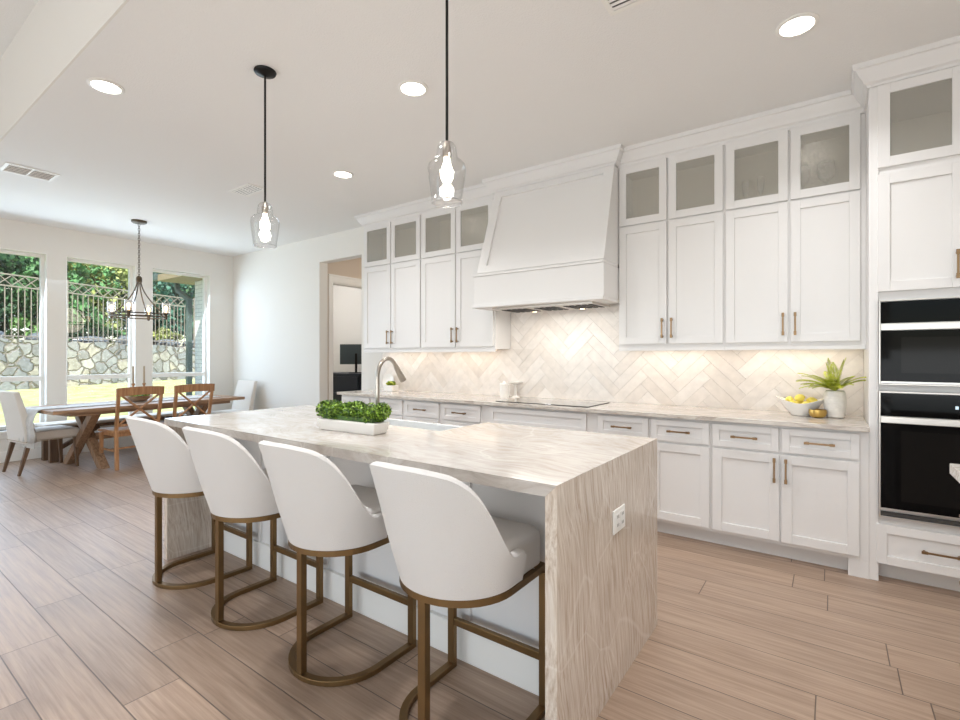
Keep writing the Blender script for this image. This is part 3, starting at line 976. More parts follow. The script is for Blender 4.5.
# under cabinet lights
for (x0, x1, lab) in ((-4.6, -3.80, 'thin led light bar under the leftmost upper cabinets'), (-3.66, -2.82, 'thin led light bar under the cabinet left of the hood'),
                      (-1.40, -.72, 'thin led light bar under the cabinet right of the hood'), (-.58, .10, 'thin led light bar under the cabinet beside the oven tower')):
    t = thing('light_bar', lab, 'light', ((x0 + x1) / 2, 4.2, UB - .014), group='under-cabinet light bars')
    mb = MB(((x0 + x1) / 2, 4.2, UB - .014)); mb.box(x0, x1, 4.19, 4.215, UB - .010, UB - .0005); mb.build('housing', M['plastic'], t)
    mb = MB(((x0 + x1) / 2, 4.2, UB - .014)); mb.box(x0 + .01, x1 - .01, 4.193, 4.212, UB - .014, UB - .0102); mb.build('diffuser', M['led'], t)
    l = light('light_bar_lamp', 'AREA', (0, .02, -.006), .8, (1, .91, .80), (0, 0, 0), x1 - x0, .03, parent=t)

# ------------------------------------------------------------------ island
IX0, IX1, IY0, IY1, IZ = -3.56, -.70, 1.385, 2.476, .925
t = thing('island_countertop', 'polished veined beige quartzite island slab with waterfall ends', 'countertop', ((IX0 + IX1) / 2, (IY0 + IY1) / 2, 0))
O = t.location.copy()
SX0, SX1, SY0 = -2.61, -1.73, 2.03
mb = MB(O)
q_ = .042
lo = [(IX0 + q_, IY0), (IX1 - q_, IY0), (IX1 - q_, IY1), (SX1, IY1), (SX1, SY0), (SX0, SY0), (SX0, IY1), (IX0 + q_, IY1)]
hi = [(IX0, IY0), (IX1, IY0), (IX1, IY1), (SX1, IY1), (SX1, SY0), (SX0, SY0), (SX0, IY1), (IX0, IY1)]
mb.add([(x, y, IZ - q_) for x, y in lo] + [(x, y, IZ) for x, y in hi], [tuple(reversed(range(8))), tuple(range(8, 16))] + [(i, (i + 1) % 8, 8 + (i + 1) % 8, 8 + i) for i in range(8)])
mb.build('top', M['top'], t)
for xo, xi in ((IX0, IX0 + .042), (IX1, IX1 - .042)):
    mb = MB(O)
    vs = [(xo, IY0, 0), (xi, IY0, 0), (xi, IY1, 0), (xo, IY1, 0), (xo, IY0, IZ - .0006), (xi, IY0, IZ - .0426), (xi, IY1, IZ - .0426), (xo, IY1, IZ - .0006)]
    mb.hexa(vs); mb.build('side_panel', M['side'], t)
t = thing('kitchen_island', 'white panelled island cabinet under the quartzite slab', 'kitchen island', (-2.13, 2.08, 0))
O = t.location.copy()
KY = 1.70
x0, x1 = IX0 + .043, IX1 - .043
mb = MB(O)
mb.box(x0, SX0 - .005, KY, 2.45, 0, IZ - .043); mb.box(SX1 + .005, x1, KY, 2.45, 0, IZ - .043)
mb.box(SX0 - .005, SX1 + .005, KY, SY0 - .03, 0, IZ - .043); mb.box(SX0 - .005, SX1 + .005, SY0 - .03, 2.45, 0, .60)
mb.build('body', M['cabinet'], t)
mb = MB(O); mb.box(x0, x1, KY - .018, KY - .0005, 0, .15); mb.box(x0, x1, KY - .024, KY - .0005, .1502, .158); mb.build('baseboard', M['trim'], t, bevel=.003)
mb = MB(O)
for x in (x0, -3.02, -2.34, -1.66, -1.36, x1 - .09):
    mb.box(x, x + .09, KY - .014, KY - .0005, .159, .80)
mb.box(x0, x1, KY - .014, KY - .0005, .801, IZ - .044)
mb.build('panel_frame', M['cabinet'], t, bevel=.002)
for i in range(2):
    a = SX0 + .01 + i * .44
    mb = MB(O)
    mb.box(a, a + .42, 2.4505, 2.468, .12, .58); dd_ = mb.build('door', M['cabinet'], t, bevel=.002)
# farmhouse sink
t = thing('farmhouse_sink', 'white apron-front sink set into the far side of the island', 'sink', (-2.17, 2.25, .62))
O = t.location.copy()
mb = MB(O)
z1 = IZ - .0435
mb.box(SX0 + .0, SX1 - .0, SY0 - .02, 2.50, .62, .645)
mb.box(SX0, SX0 + .02, SY0 - .02, 2.50, .645, z1); mb.box(SX1 - .02, SX1, SY0 - .02, 2.50, .645, z1)
mb.box(SX0 + .02, SX1 - .02, SY0 - .02, SY0 + .005, .645, z1); mb.box(SX0 + .02, SX1 - .02, 2.465, 2.50, .645, z1)
mb.build('basin', M['sink'], t, bevel=.005)
mb = MB(O); mb.cyl((-2.17, 2.25, .6455), .045, .004); mb.build('drain', M['steel'], t, smooth=40)
# faucet
t = thing('kitchen_faucet', 'brushed nickel gooseneck faucet standing behind the island sink', 'faucet', (-2.17, 1.975, IZ))
mb = MB(); mb.lathe([(.028, 0), (.028, .006), (.02, .012), (.0165, .05)], (0, 0, 0)); mb.build('base', M['nickel'], t, smooth=40)
pts = [(0, 0, .05), (0, 0, .15), (0, 0, .28)] + [(0, .082 - .082 * math.cos(a), .28 + .115 * math.sin(a)) for a in [PI * k / 14 for k in range(1, 12)]]
mb = MB(); mb.tube(pts, .0125, 16); mb.build('neck', M['nickel'], t, smooth=40)
e = Vector(pts[-1]); d_ = (e - Vector(pts[-2])).normalized()
mb = MB(); mb.tube([e, e + d_ * .02, e + d_ * .09, e + d_ * .115], [.0135, .0165, .0205, .021], 18); mb.build('spray_head', M['nickel'], t, smooth=40)
mb = MB(); mb.tube([(.0, -.0, .07), (.03, -.0, .075), (.09, -.0, .10)], [.009, .008, .006], 12); mb.build('handle', M['nickel'], t, smooth=40)
# outlet
t = thing('electrical_outlet', 'white double outlet on the waterfall end of the island', 'outlet', (IX1 + .0, 1.925, .675))
mb = MB(); mb.box(.0005, .008, -.064, .064, -.047, .047); mb.build('cover_plate', M['plastic'], t, bevel=.003)
for s in (-1, 1):
    mb = MB(); mb.box(.0082, .0105, s * .026 - .021, s * .026 + .021, -.030, .030); r_ = mb.build('receptacle', M['plastic'], t, bevel=.002)
    mb = MB()
    for zz in (-.016, .018):
        mb.box(.0106, .0112, s * .026 - .008, s * .026 - .005, zz - .006, zz + .006); mb.box(.0106, .0112, s * .026 + .005, s * .026 + .008, zz - .006, zz + .006)
    mb.build('slot', M['slot'], r_)

# boxwood planter
t = thing('boxwood_planter', 'white rectangular trough planter of green boxwood on the island', 'potted plant', (-2.115, 1.745, IZ), R(3))
mb = MB()
L_, W_ = .225, .058
mb.hexa([(-L_ + .02, -W_ + .008, 0), (L_ - .02, -W_ + .008, 0), (L_ - .02, W_ - .008, 0), (-L_ + .02, W_ - .008, 0), (-L_, -W_, .062), (L_, -W_, .062), (L_, W_, .062), (-L_, W_, .062)])
mb.build('trough', M['ceramic'], t, bevel=.006)
rnd = random.Random(3)
def leafy(mb, centers, n, size, rnd, round_=False):
    for _ in range(n):
        c, rad = rnd.choice(centers)
        d = Vector((rnd.gauss(0, 1), rnd.gauss(0, 1), rnd.gauss(0, 1))).normalized()
        p = Vector(c) + Vector((d.x * rad[0], d.y * rad[1], d.z * rad[2])) * (rnd.random() ** .35)
        s = size * rnd.uniform(.7, 1.3)
        q = Euler((rnd.uniform(-1.2, 1.2), rnd.uniform(-1.2, 1.2), rnd.uniform(0, 6.28))).to_matrix()
        mb.cur = 0 if rnd.random() < .6 else 1
        vs = [p + q @ Vector(v) * s for v in ((-.5, 0, 0), (0, -.34, .05), (.5, 0, .12), (0, .34, .05))]
        mb.add(vs, [(0, 1, 2, 3)])
mb = MB()
cs = [((x / 100, rnd.uniform(-.02, .02), .100 + rnd.uniform(-.008, .022)), (.036, .060, .050)) for x in range(-21, 22, 3)]
leafy(mb, cs, 7500, .0155, rnd)
mb.cur = 1; mb.box(-.19, .19, -.04, .04, .063, .085)
mb.build('foliage', [M['leaf'], M['leaf2']], t)

# ------------------------------------------------------------------ stools
def make_stool():
    t = thing('counter_stool', '', 'stool')
    rnd = random.Random(1)
    a, bq, yf_ = .221, .214, .055
    def plan(s, off):
        """s in -1..1 along the shell; returns (x, y), outward offset off"""
        La = yf_ + .02
        arc = PI / 2 * (a + bq) / 2
        tot = La + arc
        d = abs(s) * tot
        sg = 1 if s >= 0 else -1
        if d <= arc:
            th = d / arc * PI / 2
            x, y = a * math.sin(th), -bq * math.cos(th) - .02
            nx, ny = math.sin(th) * bq, -math.cos(th) * a
            l = math.hypot(nx, ny); nx /= l; ny /= l
        else:
            x, y = a, -.02 + (d - arc); nx, ny = 1, 0
        return sg * (x + nx * off), y + ny * off, sg * nx, ny
    def rim(s):
        q = abs(s)
        f = min(1, max(0, (q - .29) / (.82 - .29)))
        f = f * f * (3 - 2 * f)
        return .997 * (1 - f) + .668 * f - .035 * (q / .34) ** 2 * (q < .34) - .035 * (q >= .34) * (1 - f)
    NS = 56
    mb = MB()
    rings = []
    for i in range(NS + 1):
        s = -1 + 2 * i / NS
        top = rim(s)
        ed = max(0.0, (abs(s) - .93) / .07)
        th = .044 * math.sqrt(max(.05, 1 - ed * ed * .95))
        top -= .02 * ed * ed
        prof = []
        zb = .548
        def flare(z):
            f = max(0, (z - zb) / .43)
            return (.118 * f ** 1.15 + .016 * math.sin(min(1, f * 2.2) * PI / 2)) * (1 - .42 * min(1, abs(s) / .9))
        hh = top - zb
        for k in range(8): z = zb + (hh - .02) * k / 7; prof.append((flare(z), z))
        c = flare(top) - th / 2
        for k in range(1, 6):
            an = PI * k / 6
            prof.append((c + math.cos(an) * th / 2, top - .02 + .02 * math.sin(an)))
        for k in range(6): z = top - .02 - (top - .02 - zb - .01) * k / 5; prof.append((flare(z) - th, z))
        ring = []
        for off, z in prof:
            x, y, nx, ny = plan(s, off)
            ring.append((x, y, z))
        rings.append(ring)
    k = len(rings[0])
    vs = [p for r in rings for p in r]
    fs = [(i * k + j, (i + 1) * k + j, (i + 1) * k + j + 1, i * k + j + 1) for i in range(NS) for j in range(k - 1)]
    fs += [(i * k + k - 1, (i + 1) * k + k - 1, (i + 1) * k, i * k) for i in range(NS)]
    fs += [tuple(range(k)), tuple(reversed(range(NS * k, NS * k + k)))]
    mb.add(vs, fs)
    mb.build('backrest', M['fabric'], t, smooth=50)
    # cushion
    def dpoly(ax, back, front, n=20, rc=.04):
        p = []
        for i in range(n + 1):
            th = -PI / 2 + PI * i / n - PI / 2
            p.append((ax * math.cos(PI + PI * i / n), back * math.sin(PI + PI * i / n) - .02))
        for i in range(7):
            q = PI / 2 * i / 6
            p.append((ax - rc + rc * math.cos(q), front - rc + rc * math.sin(q)))
        for i in range(7):
            q = PI / 2 + PI / 2 * i / 6
            p.append((-ax + rc + rc * math.cos(q), front - rc + rc * math.sin(q)))
        return p
    mb = MB()
    layers = [(.95, .5475), (.99, .552), (1.0, .562), (1.0, .645), (.985, .667), (.94, .682), (.8, .690), (.4, .693)]
    base = dpoly(.210, .185, .232)
    vs = []; n = len(base)
    for sc, z in layers:
        for x, y in base: vs.append((x * sc, (y - .01) * sc + .01, z))
    fs = [(i * n + j, i * n + (j + 1) % n, (i + 1) * n + (j + 1) % n, (i + 1) * n + j) for i in range(len(layers) - 1) for j in range(n)]
    fs += [tuple(reversed(range(n))), tuple(range((len(layers) - 1) * n, len(layers) * n))]
    mb.add(vs, fs); mb.build('seat', M['fabric'], t, smooth=60)
    # seat ring
    ring = dpoly(.221, .208, .226, rc=.012)
    mb = MB(); mb.sweep(ring, [(-.014, .523), (.004, .523), (.004, .547), (-.014, .547)], closed=True)
    mb.prism(dpoly(.20, .19, .20), .538, .547)
    mb.build('seat_frame', M['brass'], t, bevel=.002)
    # floor base, open at the island side
    U = [(.222, .222), (.222, .0)] + [(.222 * math.cos(q), .215 * math.sin(q) - .0) for q in [-PI * i / 22 for i in range(1, 22)]] + [(-.222, .0), (-.222, .222)]
    mb = MB(); mb.sweep(U, [(-.016, .0), (.016, .0), (.016, .022), (-.016, .022)])
    mb.build('base', M['brass'], t, bevel=.002)
    for s in (-1, 1):
        mb = MB(); mb.box(s * .222 - .016, s * .222 + .016, .197, .222, .0225, .5225); mb.build('leg', M['brass'], t, bevel=.002)
    mb = MB(); mb.box(-.016, .016, -.228, -.200, .0225, .5225); mb.build('leg', M['brass'], t, bevel=.002)
    mb = MB(); mb.box(-.2055, .2055, .200, .220, .185, .215); mb.build('footrest', M['brass'], t, bevel=.002)
    return t
stool0 = make_stool()
SL = ['farthest of the four white upholstered stools, at the left end of the island',
      'second white upholstered stool along the island from its dining end',
      'white upholstered stool directly left of the nearest stool',
      'nearest and largest-looking white upholstered stool, beside the island waterfall end']
for i, (x, rz) in enumerate(((-3.18, 0), (-2.467, 0), (-1.782, 0), (-1.10, 0))):
    o = stool0 if i == 0 else copy_tree(stool0)
    o.location = (x, 1.42, 0); o.rotation_euler = (0, 0, R(rz))
    tag(o, SL[i], 'stool', 'white upholstered counter stools at the island')

# ------------------------------------------------------------------ ceiling fixtures
def downlight(x, y, label, e=11.5):
    t = thing('recessed_light', label, 'ceiling light', (x, y, CEIL), group='recessed ceiling lights')
    mb = MB(); mb.lathe([(.098, -.0005), (.098, -.005), (.09, -.009), (.078, -.010), (.076, -.004), (.076, -.0006)], n=36); mb.build('trim_ring', M['trim'], t, smooth=40)
    mb = MB(); mb.lathe([(.0758, -.0007), (.0758, -.0035), (.001, -.0045)], n=36); mb.build('lens', M['can'], t)
    light('recessed_light_lamp', 'AREA', (0, 0, -.012), e, (.97, .98, 1), (0, 0, 0), .14, parent=t, spread=2.3)
downlight(-.146, 3.043, 'round recessed light nearest the oven tower')
downlight(-2.195, 2.303, 'round recessed light between the two pendants over the island')
downlight(-3.769, 2.997, 'small far recessed light near the leftmost upper cabinets')
downlight(-3.779, 1.132, 'round recessed light near the ceiling step at left')

downlight(-.15, 1.13, 'added unseen recessed light above the near end of the island')  # three more downlights added out of view to brighten the kitchen
downlight(-2.0, 1.13, 'added unseen recessed light above the seats of the island')
downlight(1.6, 2.2, 'added unseen recessed light above the side counter')

def vent(x, y, lx, ly, label, rz=0, slats=6):
    t = thing('ceiling_vent', label, 'vent', (x, y, CEIL - .0005), rz, group='white ceiling vents')
    mb = MB()
    f = .028
    mb.box(-lx / 2, lx / 2, -ly / 2, -ly / 2 + f, -.008, 0); mb.box(-lx / 2, lx / 2, ly / 2 - f, ly / 2, -.008, 0)
    mb.box(-lx / 2, -lx / 2 + f, -ly / 2 + f, ly / 2 - f, -.008, 0); mb.box(lx / 2 - f, lx / 2, -ly / 2 + f, ly / 2 - f, -.008, 0)
    mb.build('frame', M['trim'], t, bevel=.002)
    mb = MB(); mb.box(-lx / 2 + f, lx / 2 - f, -ly / 2 + f, ly / 2 - f, -.002, -.0005); mb.build('backing', M['vent'], t)
    n = slats
    for i in range(n):
        yy = -ly / 2 + f + (ly - 2 * f) * (i + .5) / n
        mb = MB(); mb.bar((-lx / 2 + f, yy, -.0065), (lx / 2 - f, yy, -.0065), .012, .002, up=(0, .6, 1)); mb.build('slat', M['trim'], t)
    mb = MB(); mb.box(-.006, .006, -ly / 2 + f, ly / 2 - f, -.0085, -.002); mb.build('divider', M['trim'], t)
vent(-6.12, 1.24, .38, .30, 'rectangular white vent at the far left of the ceiling', R(90), 5)
vent(-4.935, 2.705, .40, .22, 'small white vent beyond the farther pendant', 0, 6)
vent(-.72, 2.28, .38, .24, 'white vent at the top edge above the island end', 0, 6)

def pendant(x, y, label):
    t = thing('pendant_light', label, 'pendant light', (x, y, CEIL), group='glass pendants over the island')
    mb = MB(); mb.lathe([(.001, -.0005), (.062, -.0005), (.064, -.006), (.060, -.016), (.03, -.026), (.012, -.032), (.001, -.033)], n=32); mb.build('canopy', M['black'], t, smooth=40)
    mb = MB(); mb.tube([(0, 0, -.03), (0, 0, -.815)], .0062, 12); mb.build('rod', M['black'], t, smooth=40)
    zt = -.80
    mb = MB(); mb.lathe([(.001, zt), (.013, zt), (.015, zt - .02), (.019, zt - .03), (.019, zt - .06), (.016, zt - .07), (.001, zt - .07)], n=24); mb.build('socket', M['nickel'], t, smooth=40)
    sh = [(.012, 0), (.03, -.006), (.040, -.02), (.046, -.055), (.048, -.075), (.066, -.085), (.080, -.10), (.084, -.118), (.081, -.15), (.074, -.20), (.069, -.235), (.066, -.262)]
    full = sh + [(r - .0022, z) for r, z in reversed(sh)]
    mb = MB(); mb.lathe([(r, z + zt - .002) for r, z in full], n=40); mb.build('glass_shade', M['shade'], t, smooth=50)
    mb = MB(); mb.lathe([(.067, zt - .262), (.0685, zt - .266), (.067, zt - .27), (.064, zt - .27), (.0625, zt - .266), (.0638, zt - .262)], n=40); mb.build('glass_rim', M['stemware'], t, smooth=50)
    mb = MB(); mb.lathe([(.001, zt - .071), (.012, zt - .072), (.014, zt - .09), (.022, zt - .115), (.028, zt - .14), (.027, zt - .158), (.018, zt - .176), (.001, zt - .182)], n=20); mb.build('bulb', M['bulb'], t, smooth=50)
    light('pendant_lamp', 'POINT', (0, 0, zt - .15), 3.6, (1, .96, .90), size=.04, parent=t)
pendant(-2.795, 1.639, 'black rod pendant with clear glass shade hanging farther from the camera')
pendant(-1.361, 1.64, 'nearer pendant with clear glass shade, its rod leaving the top of the photo')

# chandelier
cx, cy = -7.195, 2.506
t = thing('chandelier', 'bronze ring chandelier with glass cups above the dining table', 'chandelier', (cx, cy, CEIL))
mb = MB(); mb.lathe([(.001, -.0005), (.085, -.0005), (.085, -.02), (.07, -.03), (.001, -.032)], n=28); mb.build('canopy', M['iron'], t, smooth=40)
zh = -.74
mb = MB()
z = -.03; k = 0
while z > zh + .03:
    pts = []
    for q in range(12):
        an = 2 * PI * q / 12
        u = .0105 * math.cos(an); w = .021 * math.sin(an)
        pts.append((u, 0, z - .02 + w) if k % 2 else (0, u, z - .02 + w))
    mb.tube(pts, .0032, 6, closed=True)
    z -= .031; k += 1
mb.build('chain', M['iron'], t, smooth=60)
mb = MB(); mb.lathe([(.001, zh + .04), (.012, zh + .035), (.03, zh + .02), (.034, zh), (.034, zh - .04), (.022, zh - .05), (.001, zh - .05)], n=20); mb.build('hub', M['iron'], t, smooth=40)
zr = -1.23; rr = .305
for dz in (0, .035):
    mb = MB(); pts = [(rr * math.cos(2 * PI * q / 48), rr * math.sin(2 * PI * q / 48), zr + dz) for q in range(48)]
    mb.tube(pts, .008, 8, closed=True); mb.build('ring', M['iron'], t, smooth=60)
ang0 = math.atan2(-cy, -cx)   # towards the kitchen
for i in range(4):
    an = ang0 + R(-20) + i * PI / 2
    c_, s_ = math.cos(an), math.sin(an)
    mb = MB(); pts = [(c_ * (.02 + (rr - .02) * (u ** 1.7)), s_ * (.02 + (rr - .02) * (u ** 1.7)), (zh - .03) * (1 - u) + (zr + .02) * u) for u in [q / 12 for q in range(13)]]
    mb.tube(pts, .0075, 8); mb.build('arm', M['iron'], t, smooth=60)
    X, Y_ = rr * c_, rr * s_
    mb = MB(); mb.lathe([(.001, zr - .03), (.012, zr - .026), (.018, zr), (.018, zr + .045), (.046, zr + .05), (.046, zr + .056), (.001, zr + .056)], (X, Y_, 0), 20); cup = mb.build('candle_cup', M['iron'], t, smooth=40)
    mb = MB(); mb.lathe([(.044, zr + .057), (.044, zr + .185), (.0425, zr + .185), (.0425, zr + .057)], (X, Y_, 0), 24); mb.build('glass_cylinder', M['stemware'], cup, smooth=40)
    mb = MB(); mb.lathe([(.001, zr + .057), (.012, zr + .057), (.012, zr + .09), (.020, zr + .115), (.018, zr + .14), (.001, zr + .155)], (X, Y_, 0), 16); mb.build('bulb', M['cbulb'], cup, smooth=50)
light('chandelier_lamp', 'POINT', (cx, cy, CEIL - 1.15), 7, (1, .88, .72), size=.2)

# ------------------------------------------------------------------ dining set
TA = R(6)
TC = Vector((-7.455, 2.665, 0))
TM_ = Matrix.Translation(TC) @ Matrix.Rotation(TA, 4, 'Z')
def tw(x, y, z=0): return TM_ @ Vector((x, y, z))
t = thing('dining_table', 'long rustic wooden trestle table in the window nook', 'table', TC, TA)
TL, TW, TH = 1.14, .47, .735
mb = MB(); mb.box(-TW, TW, -TL, TL, TH - .042, TH); mb.build('tabletop', M['table'], t, bevel=.005)
mb = MB(); mb.box(-TW + .08, TW - .08, -TL + .18, TL - .18, TH - .085, TH - .0425); mb.build('apron', M['table'], t, bevel=.003)
for yy in (-.66, .66):
    for s in (-1, 1):
        mb = MB(); o_ = .046 * s
        mb.hexa([(s * .34 - .062, yy + o_ - .045, 0), (s * .34 + .062, yy + o_ - .045, 0), (s * .34 + .062, yy + o_ + .045, 0), (s * .34 - .062, yy + o_ + .045, 0),
                 (-s * .33 - .062, yy + o_ - .045, TH - .086), (-s * .33 + .062, yy + o_ - .045, TH - .086), (-s * .33 + .062, yy + o_ + .045, TH - .086), (-s * .33 - .062, yy + o_ + .045, TH - .086)])
        mb.build('leg', M['tleg'], t, bevel=.004)
mb = MB(); mb.bar((0, -.57, .35), (0, .57, .35), .07, .09); mb.build('stretcher', M['table'], t, bevel=.004)
# table runner draped over the near end
o_r = tw(0, 0)
mb = MB()
W2 = .19
prof = [(-TL + .45 + .0, TH + .003)]
path2 = [(TL - .2 - i * .15, TH + .0035) for i in range(14)]
path2 = [p for p in path2 if p[0] > -TL + .03] + [(-TL + .0, TH + .0035), (-TL - .03, TH - .005), (-TL - .055, TH - .05), (-TL - .075, TH - .12), (-TL - .07, TH - .2), (-TL - .06, TH - .27), (-TL - .065, TH - .36)]
vs = []; N_ = 10
for i, (y, z) in enumerate(path2):
    for j in range(N_ + 1):
        x = -W2 + 2 * W2 * j / N_
        hang = max(0, (TH - z)) * .09
        vs.append((x, y - hang * math.sin(j * 1.9), z))
fs = [(i * (N_ + 1) + j, i * (N_ + 1) + j + 1, (i + 1) * (N_ + 1) + j + 1, (i + 1) * (N_ + 1) + j) for i in range(len(path2) - 1) for j in range(N_)]
mb.add(vs, fs)
o = mb.build('table_runner', M['runner'], smooth=70, loc=TC)
o.rotation_euler = (0, 0, TA)
sm = o.modifiers.new('solid', 'SOLIDIFY'); sm.thickness = .003; sm.offset = 1
tag(o, 'pale grey cloth runner draped along the dining table and over its near end', 'table runner')
mb = MB()
for j in range(16):
    x = -W2 + .012 + j * .0237
    mb.tube([(x, -TL - .065, TH - .36), (x + .003, -TL - .07, TH - .40), (x, -TL - .066, TH - .425)], [.003, .005, .007], 6)
mb.build('tassels', M['runner'], o, smooth=60)
mb = MB(); 
for sx_ in (-1, 1):
    mb.box(sx_ * (W2 - .015) - .006, sx_ * (W2 - .015) + .006, -TL + .02, TL - .25, TH + .007, TH + .0078)
mb.build('stripe', M['runner_dark'], o)

# centre bowl and candlesticks
p = tw(.05, -.10, TH + .0085)
t = thing('centrepiece_bowl', 'wooden bowl of greenery in the middle of the dining table', 'bowl', p)
mb = MB(); mb.lathe([(.001, 0), (.06, 0), (.11, .03), (.15, .075), (.142, .075), (.10, .035), (.05, .01), (.001, .01)], n=28); mb.build('bowl', M['table'], t, smooth=50)
mb = MB(); leafy(mb, [((0, 0, .08), (.11, .11, .04))], 260, .045, random.Random(4)); mb.build('greenery', [M['leaf'], M['leaf2']], t)
for k_, (dx, dy, lab) in enumerate(((-.0, -.14, 'slim tan wooden candlestick, left of the pair in the middle of the dining table'), (.02, -.02, 'slim tan wooden candlestick, right of the pair in the middle of the dining table'))):
    p = tw(dx, dy, TH + .0085)
    t = thing('candlestick', lab, 'candlestick', p, group='pair of wooden candlesticks')
    mb = MB(); mb.lathe([(.001, 0), (.04, 0), (.04, .012), (.014, .022), (.011, .06), (.016, .08), (.011, .10), (.012, .21), (.02, .22), (.02, .235), (.001, .235)], n=20); mb.build('stick', M['oak'], t, smooth=40)
    mb = MB(); mb.lathe([(.0115, .2355), (.0105, .46), (.001, .465)], n=14); mb.build('candle', M['piping'], t, smooth=50)

# cross-back wooden chairs
def cross_chair():
    """faces +X locally... seat towards -X, back on +X side"""
    t = thing('cross_back_chair', '', 'chair')
    w = .225
    def back(x): return x
    for s in (-1, 1):
        mb = MB()
        mb.bar((.0, s * w, 0), (-.02, s * w, .46), .036, .036, up=(1, 0, 0)); mb.bar((-.02, s * w, .45), (.065, s * (w + .01), .93), .036, .03, up=(1, 0, 0))
        mb.build('leg', M['oak'], t, bevel=.004)
        mb = MB(); mb.bar((-.41, s * (w - .01), 0), (-.40, s * (w - .01), .42), .036, .036, up=(1, 0, 0)); mb.build('leg', M['oak'], t, bevel=.004)
    mb = MB()
    n = 14; vs = []
    for i in range(n + 1):
        u = -1 + 2 * i / n
        y = u * (w + .035)
        x = .062 + .022 * (1 - u * u)
        zt_ = .975 - .012 * u * u; zb2 = .865 + .012 * (1 - abs(u))
        vs += [(x - .012, y, zb2), (x + .012, y, zb2), (x + .018, y, zt_), (x - .006, y, zt_)]
    fs = [(i * 4 + j, i * 4 + (j + 1) % 4, (i + 1) * 4 + (j + 1) % 4, (i + 1) * 4 + j) for i in range(n) for j in range(4)] + [(3, 2, 1, 0), (n * 4, n * 4 + 1, n * 4 + 2, n * 4 + 3)]
    mb.add(vs, fs); mb.build('top_rail', M['oak'], t, bevel=.003)
    for s in (-1, 1):
        pts = [(-.005 + .065 * u + (.018 if s > 0 else .0), s * (w - .02) * (1 - 2 * u) , .53 + .34 * u) for u in [q / 10 for q in range(11)]]
        mb = MB(); mb.sweep if False else None
        for q in range(10): mb.bar(pts[q], pts[q + 1], .013, .032, up=(1, 0, 0))
        mb.tube(pts, .013, 8)
        mb.build('cross_brace', M['oak'], t, smooth=40)
    mb = MB(); mb.box(-.43, -.0, -w - .02, w + .02, .43, .462); mb.build('seat', M['oak'], t, bevel=.01, segs=3)
    mb = MB(); mb.box(-.40, -.03, -w + .02, w - .02, .385, .4298); mb.build('seat_apron', M['oak'], t, bevel=.003)
    for z_, s in ((.22, -1), (.22, 1)):
        mb = MB(); mb.bar((-.39, s * (w - .01), z_), (-.015, s * (w - .005), z_), .018, .022); mb.build('stretcher', M['oak'], t, bevel=.003)
    mb = MB(); mb.bar((-.2, -w + .01, .22), (-.2, w - .01, .22), .018, .022); mb.build('stretcher', M['oak'], t, bevel=.003)
    mb = MB(); mb.bar((-.01, -w + .01, .52), (-.01, w - .01, .52), .02, .028); mb.build('lower_rail', M['oak'], t, bevel=.003)
    return t
c0 = cross_chair()
c0.location = (-6.80, 2.36, 0); c0.rotation_euler = (0, 0, TA)
tag(c0, 'wooden cross-back dining chair nearer the trestle legs at the near table end', 'chair', 'cross-back wooden chairs on the kitchen side of the dining table')
c1 = copy_tree(c0); c1.location = (-6.86, 3.00, 0)
tag(c1, 'wooden cross-back dining chair nearer the back wall', 'chair')

# upholstered end chairs, built facing +Y
def parson():
    t = thing('upholstered_chair', '', 'chair')
    mb = MB()
    mb.box(-.235, .235, -.22, .27, .37, .475); mb.build('seat', M['linen'], t, bevel=.025, segs=3)
    mb = MB()
    n = 8; vs = []
    for i in range(n + 1):
        u = i / n; z_ = .34 + .60 * u
        yb_ = -.245 - .10 * u ** 1.4; th = .085 - .03 * u
        ww = .235 - .012 * u
        vs += [(-ww, yb_ - .0, z_), (ww, yb_ - .0, z_), (ww, yb_ + th, z_), (-ww, yb_ + th, z_)]
    fs = [(i * 4 + j, i * 4 + (j + 1) % 4, (i + 1) * 4 + (j + 1) % 4, (i + 1) * 4 + j) for i in range(n) for j in range(4)] + [(3, 2, 1, 0), (n * 4, n * 4 + 1, n * 4 + 2, n * 4 + 3)]
    mb.add(vs, fs); mb.build('backrest', M['linen'], t, smooth=30, bevel=.014, segs=3)
    mb = MB(); mb.sweep([(-.232, .265), (-.237, -.22), (-.235, -.245), (.235, -.245), (.237, -.22), (.232, .265)], [(-.004, .362), (.004, .362), (.004, .37), (-.004, .37)]); mb.build('piping', M['piping'], t)
    for (sx, sy, dx, dy) in ((-1, -1, 0, -.09), (1, -1, 0, -.09), (-1, 1, 0, .02), (1, 1, 0, .02)):
        mb = MB()
        X0, Y0 = sx * .20, (-.20 if sy < 0 else .235)
        a_, b2 = .013, .023
        mb.hexa([(X0 - a_, Y0 + dy - a_, 0), (X0 + a_, Y0 + dy - a_, 0), (X0 + a_, Y0 + dy + a_, 0), (X0 - a_, Y0 + dy + a_, 0),
                 (X0 - b2, Y0 - b2, .369), (X0 + b2, Y0 - b2, .369), (X0 + b2, Y0 + b2, .369), (X0 - b2, Y0 + b2, .369)])
        mb.build('leg', M['walnut'], t, bevel=.003)
    return t
p0 = parson()
p0.location = (-7.60, 1.66, 0); p0.rotation_euler = (0, 0, R(8))
tag(p0, 'cream upholstered chair at the near left end of the dining table', 'chair', 'cream upholstered chairs at the ends of the dining table')
p1 = copy_tree(p0); p1.location = (-7.70, 3.92, 0); p1.rotation_euler = (0, 0, R(186))
tag(p1, 'cream upholstered chair at the far table end against the back wall', 'chair')

